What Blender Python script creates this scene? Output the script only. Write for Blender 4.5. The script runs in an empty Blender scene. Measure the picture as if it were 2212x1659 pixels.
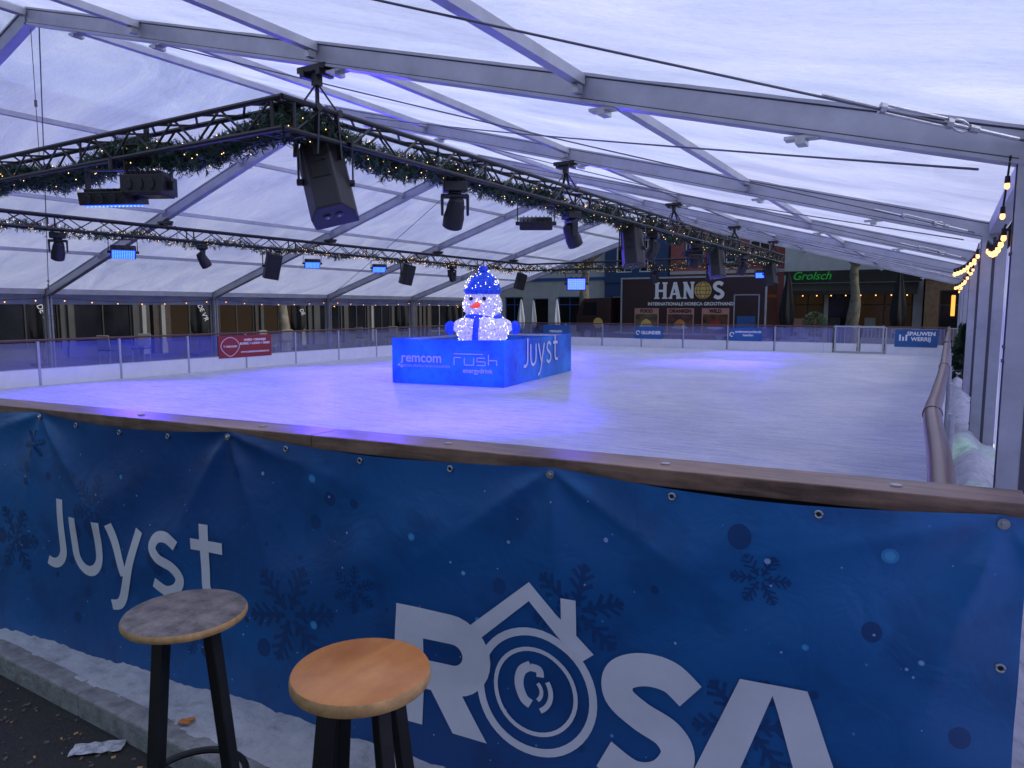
import bpy, math, random
from mathutils import Vector, Matrix, noise
random.seed(7)
R=math.radians
scene=bpy.context.scene
col=scene.collection
scene.view_settings.view_transform='Standard'
scene.view_settings.look='None'
scene.view_settings.exposure=0

# ---------------------------------------------------------------- materials
MATS={}
def nodes(m):
    m.use_nodes=True
    return m.node_tree
def mat(name,color,rough=0.6,metal=0.0,emit=None,estr=0.0,noise_scale=None,noise_amt=0.15,bump=0.0,bscale=None,coat=0.0,spec=0.5):
    m=bpy.data.materials.new(name); nt=nodes(m); b=nt.nodes['Principled BSDF']
    b.inputs['Base Color'].default_value=(*color,1); b.inputs['Roughness'].default_value=rough
    b.inputs['Metallic'].default_value=metal; b.inputs['Coat Weight'].default_value=coat
    b.inputs['Specular IOR Level'].default_value=spec
    if emit: 
        b.inputs['Emission Color'].default_value=(*emit,1); b.inputs['Emission Strength'].default_value=estr
    if noise_scale or bump:
        tc=nt.nodes.new('ShaderNodeTexCoord')
        n=nt.nodes.new('ShaderNodeTexNoise'); n.inputs['Scale'].default_value=noise_scale or bscale; n.inputs['Detail'].default_value=6
        n.inputs['Roughness'].default_value=0.65
        nt.links.new(tc.outputs['Object'],n.inputs['Vector'])
        if noise_scale:
            cr=nt.nodes.new('ShaderNodeValToRGB')
            cr.color_ramp.elements[0].position=0.3; cr.color_ramp.elements[1].position=0.7
            cr.color_ramp.elements[0].color=(*[max(0,c*(1-noise_amt)) for c in color],1)
            cr.color_ramp.elements[1].color=(*[min(1,c*(1+noise_amt)) for c in color],1)
            nt.links.new(n.outputs['Fac'],cr.inputs['Fac']); nt.links.new(cr.outputs['Color'],b.inputs['Base Color'])
        if bump:
            n2=nt.nodes.new('ShaderNodeTexNoise'); n2.inputs['Scale'].default_value=bscale or noise_scale; n2.inputs['Detail'].default_value=5
            nt.links.new(tc.outputs['Object'],n2.inputs['Vector'])
            bp=nt.nodes.new('ShaderNodeBump'); bp.inputs['Strength'].default_value=bump; bp.inputs['Distance'].default_value=0.02
            nt.links.new(n2.outputs['Fac'],bp.inputs['Height']); nt.links.new(bp.outputs['Normal'],b.inputs['Normal'])
    MATS[name]=m
    return m

M_alu=mat('aluminium',(0.39,0.40,0.45),0.42,0.35,noise_scale=3,noise_amt=0.16)
M_aludark=mat('aluminium_slot',(0.07,0.07,0.09),0.5,0.3)
M_black=mat('black_powder_coat',(0.008,0.008,0.010),0.45,0.0,noise_scale=20,noise_amt=0.3)
M_blackpl=mat('black_plastic',(0.009,0.009,0.011),0.5,bump=0.15,bscale=90)
M_grille=mat('speaker_grille',(0.006,0.006,0.007),0.7,bump=0.6,bscale=160)
M_steel=mat('galvanised_steel',(0.42,0.43,0.45),0.35,0.8,noise_scale=30)
M_wire=mat('wire_rope',(0.12,0.12,0.15),0.5,0.5)
M_white=mat('white_board',(0.72,0.73,0.78),0.45,noise_scale=4,noise_amt=0.06)
M_brownrail=mat('brown_handrail',(0.11,0.050,0.035),0.3,0.1,noise_scale=5,noise_amt=0.35)
M_ledblue=mat('blue_led_face',(0.02,0.05,0.5),0.4,emit=(0.015,0.05,1.0),estr=5)
M_ledflood=mat('blue_led_flood',(0.02,0.05,0.5),0.4,emit=(0.018,0.030,1.0),estr=11)
M_ledcyan=mat('led_dot',(0.1,0.4,0.9),0.4,emit=(0.06,0.20,1.0),estr=6)
M_bulb=mat('warm_bulb',(0.9,0.55,0.25),0.3,emit=(1.0,0.42,0.12),estr=3.2)
M_fairy=mat('fairy_light',(0.9,0.7,0.4),0.3,emit=(1.0,0.60,0.22),estr=5)
M_leaf=mat('fir_needles',(0.022,0.060,0.034),0.6,noise_scale=9,noise_amt=0.65)
M_tree=mat('pine_needles',(0.015,0.045,0.018),0.6,noise_scale=7,noise_amt=0.6)
M_ply=mat('plywood_edge',(0.48,0.28,0.12),0.5,noise_scale=30,noise_amt=0.3)
M_letter=mat('banner_lettering',(0.70,0.70,0.77),0.45,noise_scale=5,noise_amt=0.07)
M_letdim=mat('pale_print',(0.46,0.50,0.72),0.45,noise_scale=5,noise_amt=0.07)
M_flake=mat('banner_dark_print',(0.006,0.052,0.190),0.42)
M_dot=mat('banner_glow_print',(0.035,0.24,0.56),0.4)
M_dotw=mat('banner_white_print',(0.26,0.40,0.70),0.4)
M_glassdark=mat('dark_window_glass',(0.010,0.011,0.015),0.12,noise_scale=0.8,noise_amt=0.5,spec=.25)
M_glasswarm=mat('lit_window_glass',(0.018,0.014,0.011),0.15,emit=(1.0,0.55,0.22),estr=0.012,spec=.25)
M_blueframe=mat('blue_paint',(0.03,0.10,0.36),0.5)
M_cream=mat('cream_render',(0.22,0.21,0.20),0.8,noise_scale=2,noise_amt=0.15)
M_dimcream=mat('dimmed_cream_render',(0.045,0.044,0.045),0.8,noise_scale=2,noise_amt=0.25)  # darkened copy of the cream render, dim light put into its colour
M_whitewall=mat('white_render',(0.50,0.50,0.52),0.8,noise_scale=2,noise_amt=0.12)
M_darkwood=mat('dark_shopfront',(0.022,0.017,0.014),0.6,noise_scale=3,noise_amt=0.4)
M_orange=mat('sandstone',(0.24,0.14,0.085),0.8,noise_scale=5,noise_amt=0.3,bump=0.3,bscale=8)
M_maroon=mat('maroon_body',(0.030,0.010,0.011),0.3,noise_scale=1,noise_amt=0.2)
M_gold=mat('gold_print',(0.66,0.45,0.12),0.5)
M_posterframe=mat('poster_cream',(0.50,0.26,0.20),0.6)
M_rubber=mat('tyre_rubber',(0.012,0.012,0.012),0.8)
M_red=mat('red_sign',(0.26,0.018,0.022),0.5,noise_scale=2,noise_amt=0.12)
M_signblue=mat('blue_sign',(0.015,0.10,0.30),0.5,noise_scale=2,noise_amt=0.15)
M_textw=mat('white_lettering',(0.82,0.82,0.83),0.5)
M_green=mat('green_neon',(0.01,0.16,0.03),0.5,emit=(0.02,0.6,0.06),estr=0.16)
M_parasol=mat('black_canvas',(0.010,0.010,0.012),0.85,bump=0.3,bscale=6)
M_parasolw=mat('white_canvas',(0.50,0.50,0.55),0.85,bump=0.3,bscale=6)
M_kerb=mat('kerb_concrete',(0.25,0.245,0.245),0.85,noise_scale=14,noise_amt=0.4,bump=0.5,bscale=60)
M_grit=mat('grit',(0.12,0.10,0.09),0.85,noise_scale=14,noise_amt=0.5)
M_orlamp=mat('orange_lamp',(0.8,0.4,0.1),0.5,emit=(1.0,0.40,0.06),estr=1.6)
M_bark=mat('plane_bark',(0.17,0.15,0.11),0.85,noise_scale=4,noise_amt=0.6,bump=0.4,bscale=12)
M_paper=mat('wrapper_paper',(0.45,0.46,0.50),0.35,noise_scale=25,noise_amt=0.6)
M_orleaf=mat('orange_peel',(0.55,0.20,0.05),0.6)
M_snowred=mat('red_tinsel',(0.7,0.05,0.03),0.5,emit=(0.9,0.06,0.02),estr=0.5)

def custom(name):
    m=bpy.data.materials.new(name); nt=nodes(m); nt.nodes.clear()
    o=nt.nodes.new('ShaderNodeOutputMaterial'); MATS[name]=m
    return m,nt,o
def N(nt,t,**kw):
    n=nt.nodes.new(t)
    for k,v in kw.items(): n.inputs[k].default_value=v
    return n
def ramp(nt,src,stops):
    r=nt.nodes.new('ShaderNodeValToRGB'); e=r.color_ramp.elements
    while len(e)<len(stops): e.new(0.5)
    for i,(p,c) in enumerate(stops): e[i].position=p; e[i].color=(*c,1)
    nt.links.new(src,r.inputs['Fac']); return r.outputs['Color']
def mixmul(nt,a,b,f=1.0):
    x=nt.nodes.new('ShaderNodeMixRGB'); x.blend_type='MULTIPLY'; x.inputs[0].default_value=f
    nt.links.new(a,x.inputs[1]); nt.links.new(b,x.inputs[2]); return x.outputs[0]

# translucent roof film
M_roof,nt,o=custom('translucent_pvc')
tc=N(nt,'ShaderNodeTexCoord'); mp=N(nt,'ShaderNodeMapping'); mp.inputs['Scale'].default_value=(0.45,1.1,1)
nt.links.new(tc.outputs['Object'],mp.inputs['Vector'])
n1=N(nt,'ShaderNodeTexNoise',Scale=0.9,Detail=9,Roughness=0.62,Distortion=0.8); nt.links.new(mp.outputs[0],n1.inputs['Vector'])
c1=ramp(nt,n1.outputs['Fac'],[(0.32,(0.52,0.55,0.80)),(0.5,(0.67,0.70,0.93)),(0.68,(0.82,0.83,0.98))])
mp2=N(nt,'ShaderNodeMapping'); mp2.inputs['Scale'].default_value=(2.2,5,1); mp2.inputs['Rotation'].default_value=(0,0,.25); nt.links.new(tc.outputs['Object'],mp2.inputs['Vector'])
n2=N(nt,'ShaderNodeTexNoise',Scale=6.0,Detail=10,Roughness=0.9); nt.links.new(mp2.outputs[0],n2.inputs['Vector'])
c2=ramp(nt,n2.outputs['Fac'],[(0.38,(0.82,0.83,0.90)),(0.50,(0.93,0.93,0.96)),(0.62,(1.0,1.0,1.0))])
mxo=mixmul(nt,c1,c2)
tr=N(nt,'ShaderNodeBsdfTranslucent'); df=N(nt,'ShaderNodeBsdfDiffuse'); ms=N(nt,'ShaderNodeMixShader',Fac=0.22)
nt.links.new(mxo,tr.inputs['Color']); nt.links.new(mxo,df.inputs['Color'])
bp=N(nt,'ShaderNodeBump',Strength=0.5,Distance=0.16); nt.links.new(n1.outputs['Fac'],bp.inputs['Height'])
nt.links.new(bp.outputs[0],df.inputs['Normal']); nt.links.new(bp.outputs[0],tr.inputs['Normal'])
nt.links.new(tr.outputs[0],ms.inputs[1]); nt.links.new(df.outputs[0],ms.inputs[2])
tp=N(nt,'ShaderNodeBsdfTransparent'); tp.inputs[0].default_value=(0.92,0.93,1,1); m3=N(nt,'ShaderNodeMixShader',Fac=0.15)
nt.links.new(ms.outputs[0],m3.inputs[1]); nt.links.new(tp.outputs[0],m3.inputs[2]); nt.links.new(m3.outputs[0],o.inputs[0])

# clear barrier glass, bluish reflected haze put in as diffuse colour
M_glass,nt,o=custom('barrier_glass')
t=N(nt,'ShaderNodeBsdfTransparent'); t.inputs[0].default_value=(0.80,0.82,0.88,1)
g=N(nt,'ShaderNodeBsdfGlossy',Roughness=0.12); g.inputs[0].default_value=(0.8,0.8,0.9,1)
d=N(nt,'ShaderNodeBsdfDiffuse'); d.inputs[0].default_value=(0.35,0.36,0.6,1)
m1=N(nt,'ShaderNodeMixShader',Fac=0.11); m2=N(nt,'ShaderNodeMixShader',Fac=0.08)
nt.links.new(t.outputs[0],m1.inputs[1]); nt.links.new(g.outputs[0],m1.inputs[2])
nt.links.new(m1.outputs[0],m2.inputs[1]); nt.links.new(d.outputs[0],m2.inputs[2]); nt.links.new(m2.outputs[0],o.inputs[0])

# ice
M_ice=bpy.data.materials.new('skated_ice'); nt=nodes(M_ice); b=nt.nodes['Principled BSDF']
tc=N(nt,'ShaderNodeTexCoord')
na=N(nt,'ShaderNodeTexNoise',Scale=0.55,Detail=8,Roughness=0.65); nt.links.new(tc.outputs['Object'],na.inputs['Vector'])
def scr(rot,sx,sy,sc):
    mp=N(nt,'ShaderNodeMapping'); mp.inputs['Rotation'].default_value=(0,0,rot); mp.inputs['Scale'].default_value=(sx,sy,1); nt.links.new(tc.outputs['Object'],mp.inputs['Vector'])
    n=N(nt,'ShaderNodeTexNoise',Scale=sc,Detail=9,Roughness=0.8,Distortion=0.5); nt.links.new(mp.outputs[0],n.inputs['Vector']); return n
nb=scr(0.5,1.2,9,1.6);nc=scr(-0.9,1.0,11,1.5);nd=scr(1.5,2.5,40,1.6)
ca=ramp(nt,na.outputs['Fac'],[(0.34,(0.80,0.81,0.87)),(0.58,(0.96,0.97,0.98))])
cb=ramp(nt,nb.outputs['Fac'],[(0.40,(0.74,0.76,0.84)),(0.50,(0.93,.94,.97)),(0.58,(1,1,1))])
cc=ramp(nt,nc.outputs['Fac'],[(0.40,(0.78,0.80,0.86)),(0.50,(0.95,.96,.98)),(0.57,(1,1,1))])
cd=ramp(nt,nd.outputs['Fac'],[(0.38,(0.72,0.74,0.83)),(0.47,(1,1,1))])
xo=mixmul(nt,mixmul(nt,mixmul(nt,ca,cb),cc),cd)
nt.links.new(xo,b.inputs['Base Color']); b.inputs['Roughness'].default_value=0.45
ad=nt.nodes.new('ShaderNodeMath'); ad.operation='ADD'; nt.links.new(nb.outputs['Fac'],ad.inputs[0]); nt.links.new(nc.outputs['Fac'],ad.inputs[1])
bp=N(nt,'ShaderNodeBump',Strength=1.0,Distance=0.07); nt.links.new(ad.outputs[0],bp.inputs['Height']); nt.links.new(bp.outputs[0],b.inputs['Normal'])

# snow
M_snow=bpy.data.materials.new('dirty_snow'); nt=nodes(M_snow); b=nt.nodes['Principled BSDF']
tc=N(nt,'ShaderNodeTexCoord'); na=N(nt,'ShaderNodeTexNoise',Scale=7,Detail=10,Roughness=0.75); nt.links.new(tc.outputs['Object'],na.inputs['Vector'])
nt.links.new(ramp(nt,na.outputs['Fac'],[(0.30,(0.38,0.38,0.41)),(0.45,(0.70,0.71,0.75)),(0.65,(0.87,0.88,0.91))]),b.inputs['Base Color']); b.inputs['Roughness'].default_value=0.8
nb=N(nt,'ShaderNodeTexNoise',Scale=60,Detail=8,Roughness=0.8); nt.links.new(tc.outputs['Object'],nb.inputs['Vector'])
bp=N(nt,'ShaderNodeBump',Strength=1.0,Distance=0.02); nt.links.new(nb.outputs['Fac'],bp.inputs['Height']); nt.links.new(bp.outputs[0],b.inputs['Normal'])

# asphalt / paving
M_ground=bpy.data.materials.new('wet_paving'); nt=nodes(M_ground); b=nt.nodes['Principled BSDF']
tc=N(nt,'ShaderNodeTexCoord'); na=N(nt,'ShaderNodeTexNoise',Scale=2.5,Detail=12,Roughness=0.8); nt.links.new(tc.outputs['Object'],na.inputs['Vector'])
nt.links.new(ramp(nt,na.outputs['Fac'],[(0.3,(0.012,0.010,0.010)),(0.6,(0.034,0.030,0.028)),(0.75,(0.065,0.058,0.052))]),b.inputs['Base Color'])
nb=N(nt,'ShaderNodeTexNoise',Scale=120,Detail=4,Roughness=0.7); nt.links.new(tc.outputs['Object'],nb.inputs['Vector'])
bp=N(nt,'ShaderNodeBump',Strength=0.8,Distance=0.01); nt.links.new(nb.outputs['Fac'],bp.inputs['Height']); nt.links.new(bp.outputs[0],b.inputs['Normal'])
nt.links.new(ramp(nt,na.outputs['Fac'],[(0.4,(0.35,)*3),(0.6,(0.8,)*3)]),b.inputs['Roughness'])

def banner_mat(name,base1,base2,sc=1.0):
    m=bpy.data.materials.new(name); nt=nodes(m); b=nt.nodes['Principled BSDF']
    tc=N(nt,'ShaderNodeTexCoord'); na=N(nt,'ShaderNodeTexNoise',Scale=0.9*sc,Detail=2,Roughness=0.4); nt.links.new(tc.outputs['Object'],na.inputs['Vector'])
    c=ramp(nt,na.outputs['Fac'],[(0.35,base1),(0.65,base2)])
    nd=N(nt,'ShaderNodeTexNoise',Scale=5.5*sc,Detail=3,Roughness=0.5); nt.links.new(tc.outputs['Object'],nd.inputs['Vector'])
    cd=ramp(nt,nd.outputs['Fac'],[(0.36,(0.66,0.66,0.70)),(0.50,(1,1,1))])
    mm=mixmul(nt,c,cd,.7)
    v=N(nt,'ShaderNodeTexVoronoi',Scale=9*sc); nt.links.new(tc.outputs['Object'],v.inputs['Vector'])
    dm=ramp(nt,v.outputs['Distance'],[(0.035,(1,1,1)),(0.07,(0,0,0))])
    sp=nt.nodes.new('ShaderNodeSeparateColor'); nt.links.new(v.outputs['Color'],sp.inputs[0])
    gt=nt.nodes.new('ShaderNodeMath'); gt.operation='GREATER_THAN'; gt.inputs[1].default_value=0.62; nt.links.new(sp.outputs[0],gt.inputs[0])
    mu=nt.nodes.new('ShaderNodeMath'); mu.operation='MULTIPLY'; nt.links.new(dm,mu.inputs[0]); nt.links.new(gt.outputs[0],mu.inputs[1])
    x=nt.nodes.new('ShaderNodeMixRGB'); x.inputs[2].default_value=(0.22,0.42,0.75,1)
    nt.links.new(mu.outputs[0],x.inputs[0]); nt.links.new(mm,x.inputs[1]); nt.links.new(x.outputs[0],b.inputs['Base Color'])
    b.inputs['Roughness'].default_value=0.38
    nf=N(nt,'ShaderNodeTexNoise',Scale=420,Detail=2); nt.links.new(tc.outputs['Object'],nf.inputs['Vector'])
    nw=N(nt,'ShaderNodeTexNoise',Scale=7,Detail=4,Distortion=1.0); nt.links.new(tc.outputs['Object'],nw.inputs['Vector'])
    bp=N(nt,'ShaderNodeBump',Strength=0.12,Distance=0.003); nt.links.new(nf.outputs['Fac'],bp.inputs['Height'])
    bw=N(nt,'ShaderNodeBump',Strength=0.18,Distance=0.03); nt.links.new(nw.outputs['Fac'],bw.inputs['Height']); nt.links.new(bp.outputs[0],bw.inputs['Normal'])
    nt.links.new(bw.outputs[0],b.inputs['Normal'])
    return m
M_banner=banner_mat('printed_blue_vinyl',(0.005,0.062,0.235),(0.010,0.125,0.375),0.8)
M_boxban=banner_mat('printed_blue_wrap',(0.004,0.10,0.56),(0.015,0.24,0.82),1.3)

def wood_mat(name,dark,light,axis,rough=0.5,sc=1.0,grain=30,mottle=0.5,ms=3):
    m=bpy.data.materials.new(name); nt=nodes(m); b=nt.nodes['Principled BSDF']
    tc=N(nt,'ShaderNodeTexCoord'); mp=N(nt,'ShaderNodeMapping')
    s=[grain*sc]*3; s[axis]=1.6*sc; mp.inputs['Scale'].default_value=s; nt.links.new(tc.outputs['Object'],mp.inputs['Vector'])
    n=N(nt,'ShaderNodeTexNoise',Scale=1.2,Detail=8,Roughness=0.65,Distortion=0.6); nt.links.new(mp.outputs[0],n.inputs['Vector'])
    n2=N(nt,'ShaderNodeTexNoise',Scale=ms,Detail=8,Roughness=.7); nt.links.new(tc.outputs['Object'],n2.inputs['Vector'])
    mi=nt.nodes.new('ShaderNodeMixRGB'); mi.inputs[0].default_value=mottle; nt.links.new(n.outputs['Fac'],mi.inputs[1]); nt.links.new(n2.outputs['Fac'],mi.inputs[2])
    nt.links.new(ramp(nt,mi.outputs[0],[(0.38,dark),(0.6,light)]),b.inputs['Base Color']); b.inputs['Roughness'].default_value=rough
    bp=N(nt,'ShaderNodeBump',Strength=0.25,Distance=0.004); nt.links.new(n.outputs['Fac'],bp.inputs['Height']); nt.links.new(bp.outputs[0],b.inputs['Normal'])
    return m
M_woodrail=wood_mat('weathered_rail_wood',(0.090,0.050,0.036),(0.29,0.18,0.125),0,0.38)
M_seatgrey=wood_mat('worn_grey_seat_wood',(0.060,0.050,0.048),(0.24,0.205,0.19),1,0.5,1.0,30,.72,16)
M_seator=wood_mat('varnished_orange_seat_wood',(0.42,0.15,0.035),(0.62,0.26,0.07),1,0.28,1.0,8,.5,5)

def brick_mat(name,c1,c2,mort):
    m=bpy.data.materials.new(name); nt=nodes(m); b=nt.nodes['Principled BSDF']
    tc=N(nt,'ShaderNodeTexCoord'); mp=N(nt,'ShaderNodeMapping'); mp.inputs['Rotation'].default_value=(R(90),0,0); nt.links.new(tc.outputs['Object'],mp.inputs['Vector'])
    br=N(nt,'ShaderNodeTexBrick',Scale=4.0); br.inputs['Color1'].default_value=(*c1,1); br.inputs['Color2'].default_value=(*c2,1); br.inputs['Mortar'].default_value=(*mort,1)
    br.inputs['Mortar Size'].default_value=0.012
    nt.links.new(mp.outputs[0],br.inputs['Vector']); nt.links.new(br.outputs['Color'],b.inputs['Base Color']); b.inputs['Roughness'].default_value=0.85
    return m
M_redbrick=brick_mat('red_brick',(0.42,0.10,0.09),(0.32,0.07,0.065),(0.3,0.24,0.22))
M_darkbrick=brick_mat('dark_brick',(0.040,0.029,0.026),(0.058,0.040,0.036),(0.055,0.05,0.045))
M_bluebrick=brick_mat('blue_painted_brick',(0.03,0.07,0.17),(0.04,0.08,0.20),(0.03,0.06,0.14))

# tinsel of the lit snowman
def tinsel(name,c,e,es,sc=30,lo=0.3):
    m=bpy.data.materials.new(name); nt=nodes(m); b=nt.nodes['Principled BSDF']
    tc=N(nt,'ShaderNodeTexCoord'); v=N(nt,'ShaderNodeTexNoise',Scale=sc,Detail=6,Roughness=0.8); nt.links.new(tc.outputs['Object'],v.inputs['Vector'])
    nt.links.new(ramp(nt,v.outputs['Fac'],[(0.38,tuple(x*lo for x in c)),(0.56,c)]),b.inputs['Base Color'])
    b.inputs['Emission Color'].default_value=(*e,1)
    st=ramp(nt,v.outputs['Fac'],[(0.42,(lo*es,)*3),(0.60,(es,)*3)]); nt.links.new(st,b.inputs['Emission Strength'])
    bp=N(nt,'ShaderNodeBump',Strength=0.6,Distance=0.04); nt.links.new(v.outputs['Fac'],bp.inputs['Height']); nt.links.new(bp.outputs[0],b.inputs['Normal'])
    b.inputs['Roughness'].default_value=0.6
    return m
M_tinw=tinsel('white_tinsel',(0.70,0.71,0.78),(0.80,0.76,1.0),0.34,22,.35)
M_tinb=tinsel('blue_tinsel',(0.01,0.07,0.55),(0.0,0.04,0.95),0.55,24,.3)
M_ledw=mat('white_led',(0.9,0.9,0.9),0.4,emit=(0.95,0.90,1.0),estr=4)

# ---------------------------------------------------------------- builders
class MB:
    def __init__(s): s.v=[];s.f=[];s.m=[]
    def add(s,vs,fs,mi=0):
        o=len(s.v); s.v+= [tuple(v) for v in vs]; s.f+=[tuple(o+i for i in f) for f in fs]; s.m+=[mi]*len(fs)
    def box(s,c,d,rot=None,mi=0,taper=1.0):
        hx,hy,hz=d[0]/2,d[1]/2,d[2]/2
        vs=[]
        for z in(-1,1):
            k=taper if z<0 else 1
            for x,y in((-1,-1),(1,-1),(1,1),(-1,1)): vs.append(Vector((x*hx*k,y*hy*k,z*hz)))
        if rot is not None: vs=[rot@v for v in vs]
        vs=[v+Vector(c) for v in vs]
        s.add(vs,[(3,2,1,0),(4,5,6,7),(0,1,5,4),(1,2,6,5),(2,3,7,6),(3,0,4,7)],mi)
    def beam(s,p0,p1,w,h,mi=0,up=Vector((0,0,1)),off=(0,0)):
        p0=Vector(p0);p1=Vector(p1);d=(p1-p0).normalized();sx=d.cross(up).normalized();uz=sx.cross(d)
        vs=[]
        for p in(p0,p1):
            for a,b in((-1,-1),(1,-1),(1,1),(-1,1)): vs.append(p+sx*(a*w/2+off[0])+uz*(b*h/2+off[1]))
        s.add(vs,[(0,1,2,3),(7,6,5,4),(4,5,1,0),(5,6,2,1),(6,7,3,2),(7,4,0,3)],mi)
    def cyl(s,p0,p1,r0,r1=None,n=10,mi=0,caps=True):
        if r1 is None:r1=r0
        p0=Vector(p0);p1=Vector(p1);d=(p1-p0)
        if d.length<1e-7:return
        d.normalize();a=Vector((0,0,1)) if abs(d.z)<.9 else Vector((1,0,0));x=d.cross(a).normalized();y=d.cross(x)
        vs=[]
        for p,r in((p0,r0),(p1,r1)):
            for i in range(n):
                t=2*math.pi*i/n; vs.append(p+x*(math.cos(t)*r)+y*(math.sin(t)*r))
        fs=[(i,(i+1)%n,n+(i+1)%n,n+i) for i in range(n)]
        if caps: fs+=[tuple(range(n-1,-1,-1)),tuple(range(n,2*n))]
        s.add(vs,fs,mi)
    def tube(s,pts,r,n=8,mi=0,closed=False,sy=1.0):
        pts=[Vector(p) for p in pts];L=len(pts);rings=[]
        rr=r if isinstance(r,(list,tuple)) else [r]*L
        for i,p in enumerate(pts):
            if closed: d=pts[(i+1)%L]-pts[i-1]
            else: d=pts[min(i+1,L-1)]-pts[max(i-1,0)]
            d.normalize();a=Vector((0,0,1)) if abs(d.z)<.95 else Vector((1,0,0));x=d.cross(a).normalized();y=x.cross(d)
            rings.append([p+x*(math.cos(2*math.pi*k/n)*rr[i])+y*(math.sin(2*math.pi*k/n)*rr[i]*sy) for k in range(n)])
        vs=[v for r_ in rings for v in r_];fs=[]
        for i in range(L if closed else L-1):
            j=(i+1)%L
            for k in range(n): fs.append((i*n+k,i*n+(k+1)%n,j*n+(k+1)%n,j*n+k))
        if not closed: fs+=[tuple(range(n-1,-1,-1)),tuple((L-1)*n+k for k in range(n))]
        s.add(vs,fs,mi)
    def lathe(s,prof,c=(0,0,0),n=24,mi=0,sx=1,sy=1):
        vs=[]
        for r,z in prof:
            for k in range(n):
                t=2*math.pi*k/n; vs.append((c[0]+math.cos(t)*r*sx,c[1]+math.sin(t)*r*sy,c[2]+z))
        fs=[]
        for i in range(len(prof)-1):
            for k in range(n): fs.append((i*n+k,i*n+(k+1)%n,(i+1)*n+(k+1)%n,(i+1)*n+k))
        fs+=[tuple(range(n-1,-1,-1)),tuple((len(prof)-1)*n+k for k in range(n))]
        s.add(vs,fs,mi)
    def ball(s,c,r,n=8,mi=0):
        prof=[(max(1e-4,r*math.sin(math.pi*i/n)),-r*math.cos(math.pi*i/n)) for i in range(n+1)]
        s.lathe(prof,c,max(6,n),mi)
    def octa(s,c,r,mi=0):
        c=Vector(c);vs=[c+Vector(d)*r for d in((1,0,0),(-1,0,0),(0,1,0),(0,-1,0),(0,0,1),(0,0,-1))]
        s.add(vs,[(0,2,4),(2,1,4),(1,3,4),(3,0,4),(2,0,5),(1,2,5),(3,1,5),(0,3,5)],mi)
    def obj(s,name,mats,parent=None,smooth=False,bevel=0,loc=None,rot=None,label=None,angle=40):
        me=bpy.data.meshes.new(name);me.from_pydata(s.v,[],s.f)
        for m in (mats if isinstance(mats,(list,tuple)) else [mats]): me.materials.append(m)
        for p,mi in zip(me.polygons,s.m): p.material_index=mi; p.use_smooth=bool(smooth)
        if smooth: me.set_sharp_from_angle(angle=R(angle))
        me.update()
        ob=bpy.data.objects.new(name,me);col.objects.link(ob)
        if parent: ob.parent=parent
        if loc: ob.location=loc
        if rot: ob.rotation_euler=rot
        if bevel:
            b=ob.modifiers.new('bevel','BEVEL');b.width=bevel;b.segments=2;b.limit_method='ANGLE'
        if label: ob['label']=label
        return ob
def tag(ob,label,cat,group=None,kind=None):
    if label: ob['label']=label
    if cat: ob['category']=cat
    if group: ob['group']=group
    if kind: ob['kind']=kind
    return ob
def thing(name,label,cat,loc=(0,0,0),rot=(0,0,0),group=None):
    e=bpy.data.objects.new(name,None);e.empty_display_size=0.2;col.objects.link(e);e.location=loc;e.rotation_euler=rot
    return tag(e,label,cat,group)
def copy_thing(root,loc=None,rot=None,label=None,scale=None):
    def rec(o,par):
        c=o.copy();col.objects.link(c)
        if par is not None:
            c.parent=par; c.matrix_parent_inverse=o.matrix_parent_inverse.copy()
        for ch in o.children:
            rec(ch,c)
        return c
    c=rec(root,None)
    if loc is not None:c.location=loc
    if rot is not None:c.rotation_euler=rot
    if label:c['label']=label
    if scale:c.scale=(scale,)*3
    return c
def text_mesh(body,size,mtx,m,name,parent=None,offset=0.0,ext=0.002,align='CENTER',shear=0.0,spacing=1.0):
    cu=bpy.data.curves.new(name,'FONT');cu.body=body;cu.size=size;cu.align_x=align;cu.align_y='CENTER';cu.offset=offset;cu.extrude=ext;cu.shear=shear;cu.space_character=spacing
    cu.resolution_u=4
    t=bpy.data.objects.new(name,cu);col.objects.link(t)
    dg=bpy.context.evaluated_depsgraph_get();me=bpy.data.meshes.new_from_object(t.evaluated_get(dg))
    bpy.data.objects.remove(t)
    me.transform(mtx);me.materials.clear();me.materials.append(m)
    ob=bpy.data.objects.new(name,me);col.objects.link(ob)
    if parent:ob.parent=parent
    return ob
def face_mtx(o,xd,zd=(0,0,1)):
    x=Vector(xd).normalized();z=Vector(zd).normalized();n=x.cross(z)
    m=Matrix(((x.x,z.x,n.x,o[0]),(x.y,z.y,n.y,o[1]),(x.z,z.z,n.z,o[2]),(0,0,0,1)))
    return m

# 2D strokes --------------------------------------------------------
def resample(pts,step=0.02,closed=False):
    out=[];L=len(pts);n=L if closed else L-1
    for i in range(n):
        a=Vector(pts[i]);b=Vector(pts[(i+1)%L]);k=max(1,int((b-a).length/step))
        for j in range(k): out.append(a.lerp(b,j/k))
    if not closed: out.append(Vector(pts[-1]))
    return out
def smooth_path(ctrl,closed=False,k=8):
    P=[Vector(p) for p in ctrl];L=len(P);out=[]
    for i in range(L if closed else L-1):
        if closed: p0,p1,p2,p3=P[i-1],P[i],P[(i+1)%L],P[(i+2)%L]
        else: p0,p1,p2,p3=P[max(i-1,0)],P[i],P[i+1],P[min(i+2,L-1)]
        for j in range(k):
            t=j/k; out.append(0.5*((2*p1)+(-p0+p2)*t+(2*p0-5*p1+4*p2-p3)*t*t+(-p0+3*p1-3*p2+p3)*t**3))
    if not closed: out.append(P[-1])
    return out
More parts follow.
